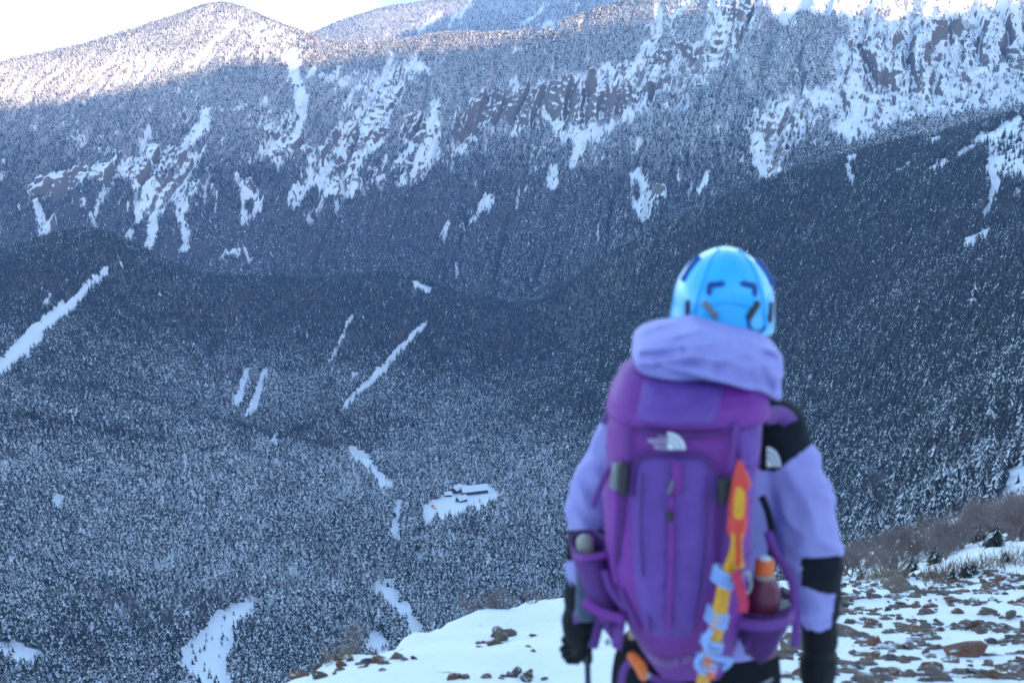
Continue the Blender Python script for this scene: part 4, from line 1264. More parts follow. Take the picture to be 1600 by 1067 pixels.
    # collapsed hood lying over the pack lid
    cols = [(988, 545, 560), (994, 520, 570), (1008, 510, 574), (1030, 503, 579), (1058, 500, 583), (1085, 496, 586), (1115, 506, 588), (1145, 514, 590), (1170, 519, 593), (1190, 523, 600), (1204, 528, 611), (1213, 537, 617), (1218, 560, 610)]
    rings = []
    for q, (uu, vt, vb) in enumerate(cols):
        t = q / (len(cols) - 1); y0 = 3.47 + .02 * math.sin(t * 9); dp = .125 * math.sqrt(max(.06, 1 - (2 * t - 1) ** 4))
        c = W(uu, (vt + vb) / 2 + 3, y0); hh = (vb - vt) / 2 * 3.55 / FPX
        ring = []
        for j in range(26):
            a = 6.2832 * j / 26; cs, sn_ = math.cos(a), math.sin(a)
            ring.append(c + Vector((0, math.copysign(abs(cs) ** .7, cs) * dp, math.copysign(abs(sn_) ** .58, sn_) * hh)))
        rings.append(ring)
    Vh, Fh = fuse(rings_mesh(rings), .006, 3)
    fold = np.abs(gnoise(Vh[:, 0] * 7 + Vh[:, 2] * 16, Vh[:, 2] * 9 - Vh[:, 0] * 5 + 4.2)) * 2
    Vh[:, 1] -= .036 * (.4 - fold) * np.where(Vh[:, 1] < 3.47, 1, 0); Vh[:, 2] += .010 * noise3(Vh, 11)
    hu, hv = proj(Vh[:, 0], Vh[:, 1], Vh[:, 2])
    for (a, b, w, dpt) in (((1003, 556), (1068, 548), 5, .016), ((1012, 524), (1078, 506), 5, .016), ((1060, 530), (1150, 520), 6, .008), ((1120, 570), (1205, 556), 6, .010), ((1150, 532), (1212, 560), 5, .010), ((1030, 570), (1110, 562), 5, .009), ((1190, 575), (1206, 605), 5, .010)):
        dx_, dy_ = b[0] - a[0], b[1] - a[1]; t_ = np.clip(((hu - a[0]) * dx_ + (hv - a[1]) * dy_) / (dx_ ** 2 + dy_ ** 2), 0, 1)
        d_ = np.hypot(hu - a[0] - t_ * dx_, hv - a[1] - t_ * dy_); fr_ = (Vh[:, 1] < 3.47)
        Vh[:, 1] += fr_ * (dpt * np.exp(-(d_ / w) ** 2) - dpt * .6 * np.exp(-((d_ - 2.2 * w) / w) ** 2))
    part('hood', (Vh.tolist(), Fh), M_LILAC, P)
    # trousers
    tr = joinm(torso(.97, [(960, 986, 1205, .115), (1010, 980, 1206, .12), (1050, 968, 1212, .125), (1085, 985, 1195, .11)]),
               tube_path([hipL + Vector((.03, 0, .05)), hipL, kL, footL + Vector((0, 0, .16))], [.105, .102, .082, .075], 18, 6),
               tube_path([hipR + Vector((-.03, 0, .05)), hipR, kR, footR + Vector((0, 0, .16))], [.105, .102, .082, .075], 18, 6))
    Vt, Ft = fuse(tr, .011, 4)
    Vt[:, 1] += .012 * noise3(Vt, 10); Vt[:, 0] += .008 * noise3(Vt, 13, 4)
    part('trousers', (Vt.tolist(), Ft), M_PANTS, P)
    for f in (footL, footR):
        b = joinm(ellipsoid(f + Vector((0, .02, .10)), (.055, .075, .10)), ellipsoid(f + Vector((0, .10, .05)), (.052, .11, .05)), boxm(f + Vector((0, .06, .025)), (.095, .26, .04)))
        bo = part('boot', fuse(b, .009, 3), M_DKPL, P)
        part('sole', boxm(f + Vector((0, .065, .008)), (.102, .275, .03)), M_GLOVE, bo, bevel=.01)
    # gloves with a gauntlet, palm, four fingers and a thumb
    def glove(wr, palm, curl, side, gaunt):
        d = (palm - wr).normalized(); fw = Vector((0, 1, 0)); fw = (fw - d * fw.dot(d)).normalized(); ac = d.cross(fw) * 1.0
        pcs = [tube_path(gaunt, [.043, .048, .048, .045], 16, 4), tube_path([wr, wr * .5 + palm * .5, palm], [.042, .056, .052], 14, 4, squash=(1.0, .88))]
        for k in range(4):
            off = fw * (.045 - .030 * k); L = (.072, .082, .076, .062)[k]
            b0 = palm + off + d * .012
            d1 = (d + ac * side * curl * .35).normalized(); d2 = (d * (1 - curl * .5) + ac * side * curl).normalized(); d3 = (d * (.6 - curl) + ac * side * (curl + .2)).normalized()
            p1 = b0 + d1 * L * .45; p2 = p1 + d2 * L * .35; p3 = p2 + d3 * L * .3
            pcs.append(tube_path([b0 - d * .02, b0, p1, p2, p3], [.0155, .0165, .0155, .0145, .013], 10, 3))
        t0 = wr * .35 + palm * .65 + fw * .035
        pcs.append(tube_path([t0 - fw * .02, t0, t0 + fw * .025 + d * .03, t0 + fw * .025 + d * .065 + ac * side * .02], [.017, .0185, .017, .014], 10, 3))
        return fuse(joinm(*pcs), .0055, 2)
    wl, pl = W(907, 945, 3.745), W(908, 985, 3.765)
    part('glove', glove(wl, pl, .55, -1, [W(908, 905, 3.72), W(909, 922, 3.73), W(909, 940, 3.74), wl]), M_GLOVE, P)
    wr_, pr = W(1279, 1012, 3.755), W(1278, 1056, 3.77)
    g = [W(1277, 955, 3.725), W(1280, 980, 3.735), W(1281, 1000, 3.745), wr_]
    part('glove', glove(wr_, pr, .6, 1, g), M_GLOVE, P)
    return hc, pl

def dome_logo(name, at, parent, arcs=True, mat=None):
    """quarter-dome emblem made of three nested bands; at(a, b) maps unit square to the cloth"""
    V, F = [], []
    for (r0, r1) in ((0.0, .42), (.50, .70), (.78, 1.0)):
        n = 14; i = len(V)
        for k in range(n + 1):
            a = math.pi / 2 * k / n
            V.append(tuple(at(r0 * math.cos(a), r0 * math.sin(a)))); V.append(tuple(at(r1 * math.cos(a), r1 * math.sin(a))))
        F += [(i + 2 * k, i + 2 * k + 1, i + 2 * k + 3, i + 2 * k + 2) for k in range(n)]
    return part(name, (V, F), mat or M_WHITE, parent, smooth=False, solid=.002, label='white quarter dome emblem with arched bands')

def text_part(name, body, at, parent, mat, vflip=False):
    """flat lettering draped on cloth: at(a, b), a along the line 0..1, b height in units of the line length"""
    cu = bpy.data.curves.new(name, 'FONT'); cu.body = body; cu.align_x = 'LEFT'; cu.resolution_u = 2
    o = bpy.data.objects.new(name, cu); COL.objects.link(o)
    dg = bpy.context.evaluated_depsgraph_get(); dg.update()
    me = bpy.data.meshes.new_from_object(o.evaluated_get(dg)); bpy.data.objects.remove(o)
    n = len(me.vertices); co = np.empty(n * 3, np.float32); me.vertices.foreach_get('co', co); co = co.reshape(-1, 3)
    x0, x1 = co[:, 0].min(), co[:, 0].max(); y0, y1 = co[:, 1].min(), co[:, 1].max()
    V = [tuple(at((p[0] - x0) / (x1 - x0), (p[1] - y0) / (y1 - y0))) for p in co]; F = [tuple(p.vertices) for p in me.polygons]
    bpy.data.meshes.remove(me)
    return part(name, (V, F), mat, parent, smooth=False)

# ------------------------------------------------------------------ backpack
PV = [575, 600, 640, 672, 700, 760, 840, 900, 940, 980, 1010, 1040, 1064]
PL = [1000, 984, 968, 962, 958, 953, 949, 952, 960, 974, 990, 1010, 1036]
PR = [1178, 1194, 1203, 1204, 1202, 1194, 1187, 1184, 1179, 1171, 1162, 1150, 1128]
PY = [3.46, 3.385, 3.325, 3.312, 3.305, 3.29, 3.272, 3.270, 3.285, 3.315, 3.36, 3.43, 3.52]
YB = 3.585
def pk(v): return np.interp(v, PV, PL), np.interp(v, PV, PR), np.interp(v, PV, PY)
def surf(u, v, off=0.0):
    l, r, yf = pk(v); c, hw = (l + r) / 2, (r - l) / 2
    s = max(-1, min(1, (u - c) / hw)); ym = (yf + YB) / 2
    p = W(c + (u - c) * 1.0, v, yf)
    y = ym - (ym - yf + off) * (1 - abs(s) ** 3.2) ** (1 / 3.2)
    return Vector((p.x, y, p.z))
def panel(rows, off=.008, n=22, puff=.010):
    rs = [];  m = 48
    vs = np.linspace(rows[0][0], rows[-1][0], m)
    for q, v in enumerate(vs):
        ul = np.interp(v, [r[0] for r in rows], [r[1] for r in rows]); ur = np.interp(v, [r[0] for r in rows], [r[2] for r in rows]); row = []
        for k in range(n + 1):
            s = k / n; e = min(1, 6 * min(s, 1 - s)) * min(1, 8 * min(q / (m - 1), 1 - q / (m - 1)))
            row.append(surf(ul + (ur - ul) * s, v, -.004 + (off + puff * .6) * e ** .5 + e * .007 * float(fbm(np.array([(ul + (ur - ul) * s) / 26.0 + v / 60.0]), np.array([v / 22.0]), 3)[0])))
        rs.append(row)
    V = [tuple(p) for r in rs for p in r]; F = [(a * (n + 1) + b, a * (n + 1) + b + 1, (a + 1) * (n + 1) + b + 1, (a + 1) * (n + 1) + b) for a in range(m - 1) for b in range(n)]
    return V, F
def strip(uv, w, off=.012, th=.004):
    """webbing along photo points on the pack surface; w in metres"""
    P = catmull([surf(u, v, off) for u, v in uv], 6) if not isinstance(uv[0], Vector) else catmull(uv, 6)
    V, F = [], []
    for k, p in enumerate(P):
        d = (P[min(k + 1, len(P) - 1)] - P[max(k - 1, 0)]).normalized(); s = d.cross(Vector((0, -1, .15))).normalized() * w / 2; nn = Vector((0, -th / 2, 0))
        V += [tuple(p - s - nn), tuple(p + s - nn), tuple(p + s + nn), tuple(p - s + nn)]
    for k in range(len(P) - 1):
        for j in range(4): a, b = 4 * k + j, 4 * k + (j + 1) % 4; F.append((a, b, b + 4, a + 4))
    F += [(0, 1, 2, 3), tuple(4 * (len(P) - 1) + j for j in (3, 2, 1, 0))]
    return V, F

def build_pack():
    B = thing('backpack', W(1085, 1064, 3.5)); tag(B, 'tall purple hiking backpack worn on the hiker\'s back', 'backpack')
    def body(vs, grow):
        rings = []
        for v in vs:
            l, r, yf = pk(v); c = (l + r) / 2; ym = (yf + YB) / 2; p = W(c, v, yf); hw = W(r, v, yf).x - p.x + grow; hy = ym - yf + grow; ring = []
            for j in range(48):
                a = 6.2832 * j / 48; cs, sn_ = math.cos(a), math.sin(a)
                ring.append(Vector((p.x + math.copysign(abs(cs) ** (2 / 3.2), cs) * hw, ym - math.copysign(abs(sn_) ** (2 / 3.2), sn_) * hy, p.z)))
            rings.append(ring)
        V, F = rings_mesh(rings)
        V = np.array(V); V[:, 1] += (.016 * noise3(V, 8.0) + .008 * noise3(V, 21.0, 2)) * (V[:, 1] < 3.5); V[:, 0] += .008 * noise3(V, 10.0, 3)
        return V.tolist(), F
    part('main_bag', body(np.linspace(655, 1064, 40), 0), M_MAG, B)
    lv = list(np.linspace(575, 668, 22)) ; lid = part('lid', body(lv, .012), M_MAG, B)
    part('lid_panel', panel([(584, 1005, 1140), (600, 1000, 1138), (640, 990, 1127), (664, 986, 1122)], .030, puff=.016), M_PANEL, lid)
    part('lid_seam', strip([(972, 664), (1010, 672), (1060, 676), (1110, 675), (1150, 664), (1190, 645)], .010, .012), M_DPURP, lid)
    part('side_panel', panel([(668, 1150, 1198), (700, 1150, 1197), (740, 1160, 1192), (790, 1168, 1188)], .006), M_PANEL, B, label='violet side panel of the pack')
    fp = part('front_panel', panel([(710, 1012, 1092), (716, 998, 1108), (730, 989, 1118), (760, 985, 1122), (850, 985, 1117), (920, 991, 1106), (970, 1002, 1092), (998, 1014, 1080)], .010, puff=.016), M_PANEL, B)
    part('front_panel_border', strip([(988, 775), (990, 735), (1004, 711), (1050, 704), (1100, 711), (1118, 735), (1124, 775)], .009, .014), M_DPURP, B)
    part('zipper', strip([(1047, 768), (1047, 850), (1045, 920), (1043, 980)], .016, .024), M_MAG, fp)
    for (a, b, c_) in (((1003, 735), (1001, 850), (1016, 985)), ((1103, 735), (1100, 850), (1082, 980))):
        part('seam', strip([a, b, c_], .005, .027), M_DPURP, fp)
    part('haul_tab', strip([(1056, 714), (1056, 740), (1055, 765)], .026, .024), M_MAG, fp)
    part('zipper_pull', strip([(1049, 744), (1046, 754), (1043, 764)], .007, .030), M_GRPL, fp)
    part('cord_lock', ellipsoid(surf(1044, 797, .034), (.010, .009, .014), 10, 6), M_DKPL, fp)
    for (a, b) in (((977, 745), (968, 940)), ((1134, 745), (1122, 950))):
        part('edge_piping', strip([a, ((a[0] + b[0]) / 2 - 2, (a[1] + b[1]) / 2), b], .012, .010), M_DPURP, B)
    # emblem and lettering
    lg = dome_logo('emblem', lambda a, b: surf(1042 + 28 * a, 699 - 27 * b, .014), B)
    for k, wd in enumerate(('THE', 'NORTH', 'FACE')):
        x0 = (1026, 1013, 1022)[k]; v0 = 678 + 9 * k
        text_part('lettering', wd, lambda a, b, x0=x0, v0=v0: surf(x0 + (1040 - x0) * a, v0 + 3.5 - 7 * b, .014), lg, M_WHITE)
    text_part('model_lettering', 'TELLUS 33', lambda a, b: surf(1012 + 66 * a, 1029 + 7 * math.sin(a * 3.14) - 4 * a + 6 - 11 * b, .008), B, M_TEXT)
    # compression straps, buckles
    part('buckle', boxm(surf(966, 752, .020), (.026, .026, .062), Euler((0, .12, .35)).to_matrix()), M_GRPL, B, bevel=.006)
    part('buckle', boxm(surf(975, 752, .014), (.022, .024, .075)), M_DKPL, B, bevel=.005)
    part('buckle', boxm(surf(1131, 762, .022), (.034, .022, .062)), M_DKPL, B, bevel=.006)
    part('compression_strap', strip([(968, 775), (966, 830), (962, 890), (966, 925)], .016, .014), M_MAG, B)
    part('compression_strap', strip([(1136, 790), (1132, 850), (1130, 930), (1124, 975)], .018, .012), M_STRAP, B)
    for uv_ in ([(1131, 752), (1160, 742), (1192, 730)], [(972, 742), (962, 735), (955, 728)], [(984, 660), (983, 690), (980, 725)], [(1150, 655), (1146, 690), (1138, 735)], [(1126, 900), (1155, 890), (1182, 880)], [(970, 930), (985, 960), (1000, 990)]):
        part('webbing', strip(uv_, .014, .020), M_STRAP, B)
    part('loose_strap', strip([W(960, 722, 3.36), W(945, 745, 3.37), W(932, 775, 3.38), W(927, 792, 3.39)], .014), M_STRAP, B)
    # side pockets
    def pocket(rows, y0, y1, n=20):
        rings = []
        for (v, l, r) in rows:
            a = W((l + r) / 2, v, y0); hw = (W(r, v, y0).x - W(l, v, y0).x) / 2
            rings.append([Vector((a.x + math.cos(6.2832 * j / n) * hw, (y0 + y1) / 2 + math.sin(6.2832 * j / n) * (y1 - y0) / 2, a.z)) for j in range(n)])
        V, F = rings_mesh(rings, cap=False)
        i = len(V); c = sum((Vector(p) for p in rings[-1]), Vector()) / n; V.append(tuple(c)); m = (len(rings) - 1) * n
        F += [(m + j, m + (j + 1) % n, i) for j in range(n)]
        return V, F
    lp = part('side_pocket', pocket([(868, 893, 952), (900, 900, 960), (935, 910, 968), (965, 922, 975), (978, 935, 972)], 3.36, 3.52), M_DPURP, B, solid=.004)
    part('pocket_hem', strip([W(894, 868, 3.40), W(912, 872, 3.355), W(950, 866, 3.36)], .014), M_MAG, lp)
    part('pocket_strap', strip([W(912, 938, 3.36), W(935, 955, 3.345), W(975, 968, 3.33)], .024), M_MAG, lp)
    part('pocket_trim', strip([W(945, 890, 3.35), W(955, 920, 3.34), W(978, 950, 3.32)], .020), M_STRAP, lp)
    rp = part('side_pocket', pocket([(962, 1152, 1246), (975, 1153, 1246), (1000, 1158, 1240), (1025, 1164, 1222), (1036, 1175, 1205)], 3.35, 3.55), M_MESH, B, solid=.004)
    part('pocket_hem', strip([W(1150, 972, 3.345), W(1190, 978, 3.33), W(1228, 972, 3.36), W(1243, 955, 3.42)], .026), M_STRAP, rp)
    part('pocket_flap', strip([W(1243, 1010, 3.42), W(1244, 960, 3.42), W(1236, 905, 3.46), W(1210, 860, 3.50), W(1200, 830, 3.52)], .022), M_STRAP, rp)
    # shoulder strap, load strap, hip belt
    part('shoulder_strap', strip([W(1200, 650, 3.50), W(1218, 648, 3.555), W(1232, 656, 3.60), W(1236, 664, 3.66)], .040, th=.012), M_STRAP, B)
    part('shoulder_strap', strip([W(985, 640, 3.50), W(968, 640, 3.56), W(958, 655, 3.62), W(955, 662, 3.70)], .050, th=.014), M_STRAP, B)
    part('load_strap', strip([W(1190, 775, 3.50), W(1200, 800, 3.53), W(1206, 830, 3.55), W(1205, 870, 3.55)], .018), M_BLACKF, B)
    part('hip_belt', strip([W(975, 985, 3.36), W(950, 975, 3.40), W(925, 965, 3.52), W(925, 960, 3.64)], .09, th=.02), M_STRAP, B)
    part('hip_belt', strip([W(1175, 985, 3.38), W(1205, 985, 3.44), W(1222, 975, 3.54), W(1226, 970, 3.66)], .09, th=.02), M_STRAP, B)
    part('belt_strap', strip([W(938, 965, 3.40), W(930, 1000, 3.40), W(926, 1012, 3.41)], .022), M_DPURP, B)
    part('ring', ellipsoid(W(949, 1003, 3.40), (.007, .006, .009), 10, 6), M_STEEL, B)
    ob = part('strap_end', tube_path([W(987, 1024, 3.35), W(1000, 1040, 3.35), W(1006, 1056, 3.36)], [.012, .015, .012], 12, 4), M_ORANGE, B, label='bright orange strap end clip')
    part('metal_tip', ellipsoid(W(1011, 1054, 3.355), (.010, .008, .009), 10, 6), M_STEEL, ob)
    part('bottom_strap', strip([W(990, 1030, 3.37), W(975, 1045, 3.38), W(970, 1075, 3.42)], .018), M_STRAP, B)
    part('bottom_strap', strip([W(1010, 1055, 3.36), W(1035, 1064, 3.38), W(1070, 1072, 3.42)], .016), M_STRAP, B)
build_pack_ready = True
hc, palmL = build_person()
build_pack()

# ------------------------------------------------------------------ helmet
def build_helmet():
    base = W(1130, 495, 3.69); H = thing('climbing_helmet', base); tag(H, 'glossy bright blue climbing helmet on the hiker\'s head', 'helmet')
    c = W(1130, 476, 3.70); tilt = Euler((R(-4), R(3), 0)).to_matrix()
    def pt(th, ph, g=0.0):
        """th from the crown 0..1 (rim at 1), ph around; ph = -90 deg faces the camera"""
        a = th * R(112)
        rx = .121 + g; ry = .140 + g; rz = .134 + g
        cs, sn_ = math.cos(ph), math.sin(ph)
        flare = .010 * sstep(.80, 1.0, np.array(th)) 
        k = .5 + .5 * math.cos(3 * 0)
        x = (rx + flare) * math.sin(a) ** .92 * cs; y = (ry + flare) * math.sin(a) ** .92 * sn_; z = rz * math.cos(a)
        # three shallow ridges over the crown, as moulded shells have
        rid = .004 * math.cos(5 * math.atan2(x, .12)) * (1 - th) 
        return c + tilt @ Vector((float(x), float(y), float(z) + rid))
    n, m = 56, 26
    rings = [[pt(.02 + .98 * k / m, 6.2832 * j / n) for j in range(n)] for k in range(m + 1)]
    V, F = rings_mesh(rings, cap=False)
    i = len(V); V.append(tuple(pt(0.0, 0))); F += [((j + 1) % n, j, i) for j in range(n)]
    sh = part('shell', (V, F), M_HELM, H, solid=.006)
    part('rim', tube_loop([pt(1.0, 6.2832 * j / 40) for j in range(40)], .006), M_HELM, sh)
    def bar(name, pts_, r, mat, par=sh, n_=8): part(name, tube_path([pt(t, R(p), .004) for t, p in pts_], [r] * len(pts_), n_, 4), mat, par)
    # vents: dark angular notches
    bar('vent', [(.53, -103), (.545, -112), (.55, -118), (.62, -117)], .007, M_HELMD)
    bar('vent', [(.52, -77), (.53, -68), (.535, -61), (.61, -62)], .007, M_HELMD)
    for s_ in (-1, 1):      # moulded ribs and side vents of the shell
        bar('shell_rib', [(.10, -90 + s_ * 60), (.30, -90 + s_ * 44), (.50, -90 + s_ * 40), (.70, -90 + s_ * 41), (.90, -90 + s_ * 44)], .0045, M_HELM)
        bar('vent', [(.30, -90 + s_ * 78), (.42, -90 + s_ * 74), (.55, -90 + s_ * 72)], .008, M_HELMD)
    bar('shell_rib', [(.74, -128), (.70, -105), (.69, -90), (.70, -75), (.74, -52)], .004, M_HELM)
    # lamp clips and rear adjuster
    bar('lamp_clip', [(.74, -142), (.81, -141), (.87, -140)], .007, M_BRPL)
    bar('lamp_clip', [(.72, -35), (.80, -36), (.87, -37)], .007, M_BRPL)
    bar('lamp_clip', [(.72, -120), (.77, -113), (.82, -107)], .008, M_GRPL)
    bar('lamp_clip', [(.70, -60), (.75, -65), (.81, -70)], .009, M_DKPL)
    bar('lamp_cord', [(.81, -71), (.90, -69), (.95, -62), (.95, -53), (.90, -46), (.82, -44)], .004, M_HELMD)
    part('rear_dial', ellipsoid(pt(1.0, R(-108), .002), (.010, .008, .010), 12, 8), M_HELMD, sh)
    for s in (1, -1):
        e = pt(.98, R(0 if s > 0 else 180), -.012); ch = hc + Vector((0, .055, -.125))
        part('chin_strap', strip([e, (e + ch) / 2 + Vector((s * .015, .0, 0)), ch], .016), M_BLACKF, H)
def tube_loop(P, r, n=8):
    rings = []; N = len(P)
    for k in range(N):
        d = (P[(k + 1) % N] - P[k - 1]).normalized(); a = Vector((0, 0, 1)); a = (a - d * a.dot(d)).normalized(); b = d.cross(a)
        rings.append([P[k] + a * (r * math.cos(6.2832 * j / n)) + b * (r * math.sin(6.2832 * j / n)) for j in range(n)])
    V = [tuple(p) for q in rings for p in q]; F = [(k * n + j, k * n + (j + 1) % n, ((k + 1) % N) * n + (j + 1) % n, ((k + 1) % N) * n + j) for k in range(N) for j in range(n)]
    return V, F
build_helmet()

# ------------------------------------------------------------------ ice axe strapped to the pack
def build_axe():
    A = thing('ice_axe', W(1095, 1067, 3.33)); tag(A, 'yellow ice axe with red spike guard strapped upside down on the pack', 'ice axe')
    Y = 3.215
    def q(u, v, dy=0.0): return W(u, v, np.interp(v, [720, 900, 1000, 1090], [3.235, 3.205, 3.24, 3.34]) + dy)
    sh = part('shaft', tube_path([q(1157, 745), q(1150, 850), q(1134, 905), q(1119, 985), q(1104, 1040), q(1094, 1085)], [.013, .014, .020, .022, .020, .018], 14, 6, squash=(1, .7)), M_YELLOW, A)
    part('spike_guard', tube_path([q(1156, 722, -.004), q(1157, 742, -.004), q(1160, 757, -.004)], [.006, .017, .020], 12, 5), M_RED, A)
    for du in (-10, 10):
        part('guard_rail', tube_path([q(1156 + du * .7, 752, -.01), q(1154 + du, 785, -.01), q(1152 + du, 812, -.01)], [.006, .007, .007], 8, 4), M_RED, A)
    part('grip_window', tube_path([q(1156, 764, -.014), q(1155, 785, -.016), q(1153, 811, -.014)], [.010, .013, .012], 12, 5), M_YELLOW, A)
    part('guard_collar', tube_path([q(1152, 812, -.006), q(1151, 830, -.006)], [.023, .021], 14, 4), M_RED, A)
    st = part('leash', strip([q(1152, 832, -.022), q(1151, 862, -.022), q(1155, 888, -.022)], .026), M_YELLOW, A, label='amber leash strap with red marks')
    for k in range(7):
        part('red_mark', boxm(q(1153 + (k % 2), 838 + 7.2 * k, -.026), (.012, .003, .007 + .003 * (k % 3)), Euler((0, .3 * (k % 2), 0)).to_matrix()), M_RED, st)
    part('leash_tail', strip([q(1149, 892, -.03), q(1155, 915, -.03), q(1162, 940, -.03), q(1160, 956, -.03)], .022), M_PINK, A)
    cb = part('carabiner', tube_loop([q(1166 + 7 * math.cos(6.2832 * k / 16), 910 + 16 * math.sin(6.2832 * k / 16), -.02 + .004 * math.sin(k)) for k in range(16)], .0035), M_STEEL, A)
    # light blue cord wound round the shaft
    def wrap(u, v, turns):
        c = [(u, v, k) for k in range(turns)]
        for (uu, vv, k) in c:
            v_ = vv + 8 * k; u_ = uu - 2 * k
            P = [q(u_, v_) + Vector((.0215 * math.cos(a), .017 * math.sin(a), -.012 * math.cos(a))) for a in [6.2832 * j / 20 for j in range(20)]]
            part('cord_wrap', tube_loop(P, .0058), M_CORD, A)
    wrap(1132, 893, 3); wrap(1122, 955, 3); wrap(1113, 1000, 2); wrap(1106, 1030, 2)
    part('cord_tail', tube_path([q(1110, 985, -.02), q(1103, 1000, -.025), q(1106, 1018, -.02), q(1122, 1028, -.02), q(1140, 1032, -.02), q(1132, 1042, -.02)], [.008] * 6, 8, 4), M_CORD, A)
    part('cord_tail', tube_path([q(1104, 1018, -.02), q(1092, 1028, -.02), q(1090, 1040, -.02), q(1100, 1050, -.02)], [.008] * 4, 8, 4), M_CORD, A)
    part('amber_webbing', strip([q(1104, 1010, -.022), q(1108, 1030, -.026), q(1113, 1045, -.024), q(1110, 1060, -.022)], .020), M_ORANGE, A)
    # head at the foot of the pack
    h = q(1093, 1090, .02); hd = part('head', tube_path([h + Vector((-.02, 0, .01)), h, h + Vector((.06, .0, -.004))], [.013, .016, .010], 10, 4, squash=(1, .6)), M_STEEL, A)
    part('pick', tube_path([h + Vector((.04, 0, 0)), h + Vector((.11, .0, .012)), h + Vector((.17, 0, .05))], [.011, .008, .003], 8, 4, squash=(1, .45)), M_STEEL, hd)
    part('adze', boxm(h + Vector((-.06, 0, .012)), (.075, .045, .006), Euler((0, .25, 0)).to_matrix()), M_STEEL, hd, bevel=.002)
build_axe()

# ------------------------------------------------------------------ bottles in the side pockets
def lathe(c, prof, n=24):
    rings = [[Vector((c.x + r * math.cos(6.2832 * j / n), c.y + r * math.sin(6.2832 * j / n), c.z + h)) for j in range(n)] for r, h in prof]
    return rings_mesh(rings)
def build_bottles():
    b = W(1190, 1018, 3.44); zt = W(1198, 905, 3.40).z - b.z; hc_ = W(1198, 880, 3.40).z - b.z
    B = thing('water_bottle', b); tag(B, 'dark red water bottle with orange cap in the right pack pocket', 'bottle')
    c = Vector((W(1194, 960, 3.40).x, 3.425, b.z))
    part('flask', lathe(c, [(.030, 0), (.040, .008), (.041, .02), (.041, zt - .045), (.036, zt - .018), (.024, zt - .004), (.022, zt)]), M_BOTTLE, B)
    part('neck_ring', lathe(c, [(.023, zt - .006), (.026, zt - .004), (.026, zt + .004), (.023, zt + .006)]), M_BEIGE, B)
    cp = part('cap', lathe(c, [(.023, zt + .006), (.0235, zt + .008), (.0225, hc_ - .004), (.020, hc_)]), M_ORANGE, B)
    part('cap_top', lathe(c, [(.015, hc_), (.015, hc_ + .003), (.012, hc_ + .005)]), M_WHITE, cp)
    b2 = W(922, 960, 3.44); z2 = W(918, 830, 3.44).z - b2.z; c2 = Vector((W(918, 870, 3.44).x, 3.42, b2.z))
    B2 = thing('slim_flask', b2); tag(B2, 'slim navy and beige flask in the left pack pocket', 'flask')
    part('flask', lathe(c2, [(.02, 0), (.028, .008), (.028, z2 - .06), (.026, z2 - .045)]), M_NAVY, B2)
    part('cap', lathe(c2 + Vector((-.008, -.006, 0)), [(.018, z2 - .07), (.022, z2 - .065), (.020, z2 - .01), (.012, z2)]), M_BEIGE, B2)
build_bottles()

# ------------------------------------------------------------------ trekking pole in the left hand
def build_pole():
    top = W(903, 962, 3.80); hand = W(917, 1000, 3.80)
    tip = Vector((hand.x + .035, 3.86, float(near_z(np.array([hand.x + .035]), np.array([3.86]))[0]) - .03))
    T = thing('trekking_pole', tip); tag(T, 'thin dark trekking pole held in the hiker\'s left glove', 'trekking pole')
    d = (hand - tip).normalized()
    part('grip', tube_path([hand + d * .05, hand + d * .01, hand - d * .06], [.017, .014, .015], 12, 4), M_DKPL, T)
    part('shaft', tube_path([hand - d * .05, tip + d * .05], [.0085, .007], 12, 4), M_NAVY, T)
    part('wrist_loop', tube_loop([hand + d * .04 + Vector((.03 * math.cos(a), .05 * math.sin(a), -.05 + .05 * math.cos(a))) for a in [6.2832 * k / 20 for k in range(20)]], .004), M_BLACKF, T)
    part('basket', lathe(tip + d * .07, [(.008, -.004), (.045, -.002), (.045, .002), (.008, .005)]), M_DKPL, T)
    part('tip', tube_path([tip + d * .055, tip], [.006, .003], 8, 4), M_STEEL, T)
build_pole()
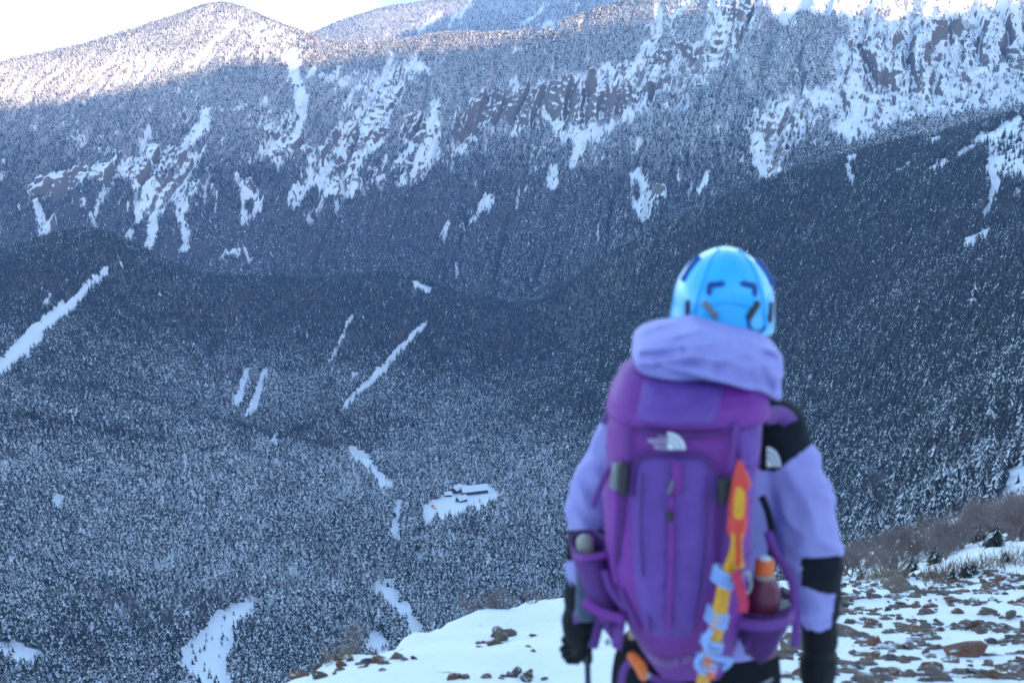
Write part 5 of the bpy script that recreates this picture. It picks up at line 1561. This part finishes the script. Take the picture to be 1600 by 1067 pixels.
# ================================================================== MOUNTAIN HUT IN ITS CLEARING
def ground_hit(u, v, y0=900, y1=2000):
    ys = np.linspace(y0, y1, 1400); x, y, z = pix(u, v, ys); g = terrain_z(x, y)[0]
    k = np.nonzero(z < g)[0]
    k = k[0] if len(k) else len(ys) - 1
    return Vector((float(x[k]), float(y[k]), float(g[k])))
M_WOOD = simple_mat('dark_hut_timber', (0.07, 0.055, 0.05), .8, scale=2)
M_RSNOW = simple_mat('roof_snow', (0.82, 0.84, 0.88), .7, .04, 0.6)
M_PANE = simple_mat('hut_window_glass', (0.02, 0.025, 0.035), .15)
M_TENTR = simple_mat('red_tent_nylon', (0.72, 0.07, 0.05), .6, scale=2)
M_TENTY = simple_mat('amber_tent_nylon', (0.80, 0.40, 0.05), .6, scale=2)
def hut(u, v, L, D, h, rise, rotz, label, nwin, chim=True):
    p = ground_hit(u, v); E = empty('mountain_hut', p, rotz); tag(E, label, 'hut', 'huts in the valley clearing')
    def raw(name, VF, mat, par, **k):
        return part(name, VF, mat, par, smooth=False, **k)
    raw('wall', boxm((0, 0, h / 2 - .75), (L, D, h + 1.5)), M_WOOD, E)
    o = .9; t = .55; rings = []
    prof = [(-D / 2 - o, h - .35), (0, h + rise), (D / 2 + o, h - .35), (D / 2 + o, h - .35 + t), (0, h + rise + t * 1.2), (-D / 2 - o, h - .35 + t)]
    V = [(sx * (L / 2 + o), y, z) for sx in (-1, 1) for y, z in prof]; F = [(k, (k + 1) % 6, 6 + (k + 1) % 6, 6 + k) for k in range(6)] + [(0, 1, 4, 5), (1, 2, 3, 4), (6, 11, 10, 7), (7, 10, 9, 8)]
    rf = raw('roof', (V, F), M_RSNOW, E)
    for sx in (-1, 1):
        raw('gable', ([(sx * (L / 2 - .02), -D / 2, h - .05), (sx * (L / 2 - .02), D / 2, h - .05), (sx * (L / 2 - .02), 0, h + rise - .1)], [(0, 1, 2)]), M_WOOD, E)
    if chim:
        raw('chimney', boxm((L * .22, D * .15, h + rise + .6), (1.0, 1.0, 2.4)), M_WOOD, rf)
    for k in range(nwin):
        x = -L / 2 + L * (k + .5) / nwin
        w = raw('window', boxm((x, -D / 2 - .05, h * .58), (1.5, .14, 1.3)), M_WOOD, E); raw('pane', boxm((x, -D / 2 - .14, h * .58), (1.2, .06, 1.0)), M_PANE, w)
    d = raw('door', boxm((L * .08, -D / 2 - .06, 1.0), (1.2, .14, 2.1)), M_PANE, E)
def build_huts():
    hut(741, 771, 25, 10, 4.6, 3.6, R(18), 'long snow roofed mountain hut, largest building of the valley clearing', 7)
    hut(713, 769, 11, 8, 4.0, 3.0, R(62), 'snow roofed side wing with dark gable beside the long hut', 3)
    hut(721, 783, 9, 7, 2.8, 2.6, R(40), 'low snow roofed shed in front of the long hut', 2, False)
    hut(700, 775, 6, 5, 2.6, 1.6, R(15), 'small dark walled cabin by the clearing\'s upper edge', 2, False)
    for (u, v, m, lab) in ((676.0, 791.5, M_TENTR, 'small red dome tent pitched in the valley clearing'), (678.5, 795.0, M_TENTY, 'small amber dome tent pitched in the valley clearing')):
        p = ground_hit(u, v); E = empty('dome_tent', p); tag(E, lab, 'tent')
        V, F = [], []
        n, k_ = 12, 6
        rings = [[Vector((1.7 * math.cos(a) * math.cos(b), 1.5 * math.sin(a) * math.cos(b), 1.75 * math.sin(b) - .05)) for a in [6.2832 * j / n for j in range(n)]] for b in [1.45 * q / k_ for q in range(k_ + 1)]]
        part('canopy', rings_mesh(rings), m, E)
        part('porch', tube_path([Vector((-.6, -1.5, 0)), Vector((-.5, -1.5, .9)), Vector((.5, -1.5, .9)), Vector((.6, -1.5, 0))], [.08] * 4, 8, 3), m, E)
build_huts()
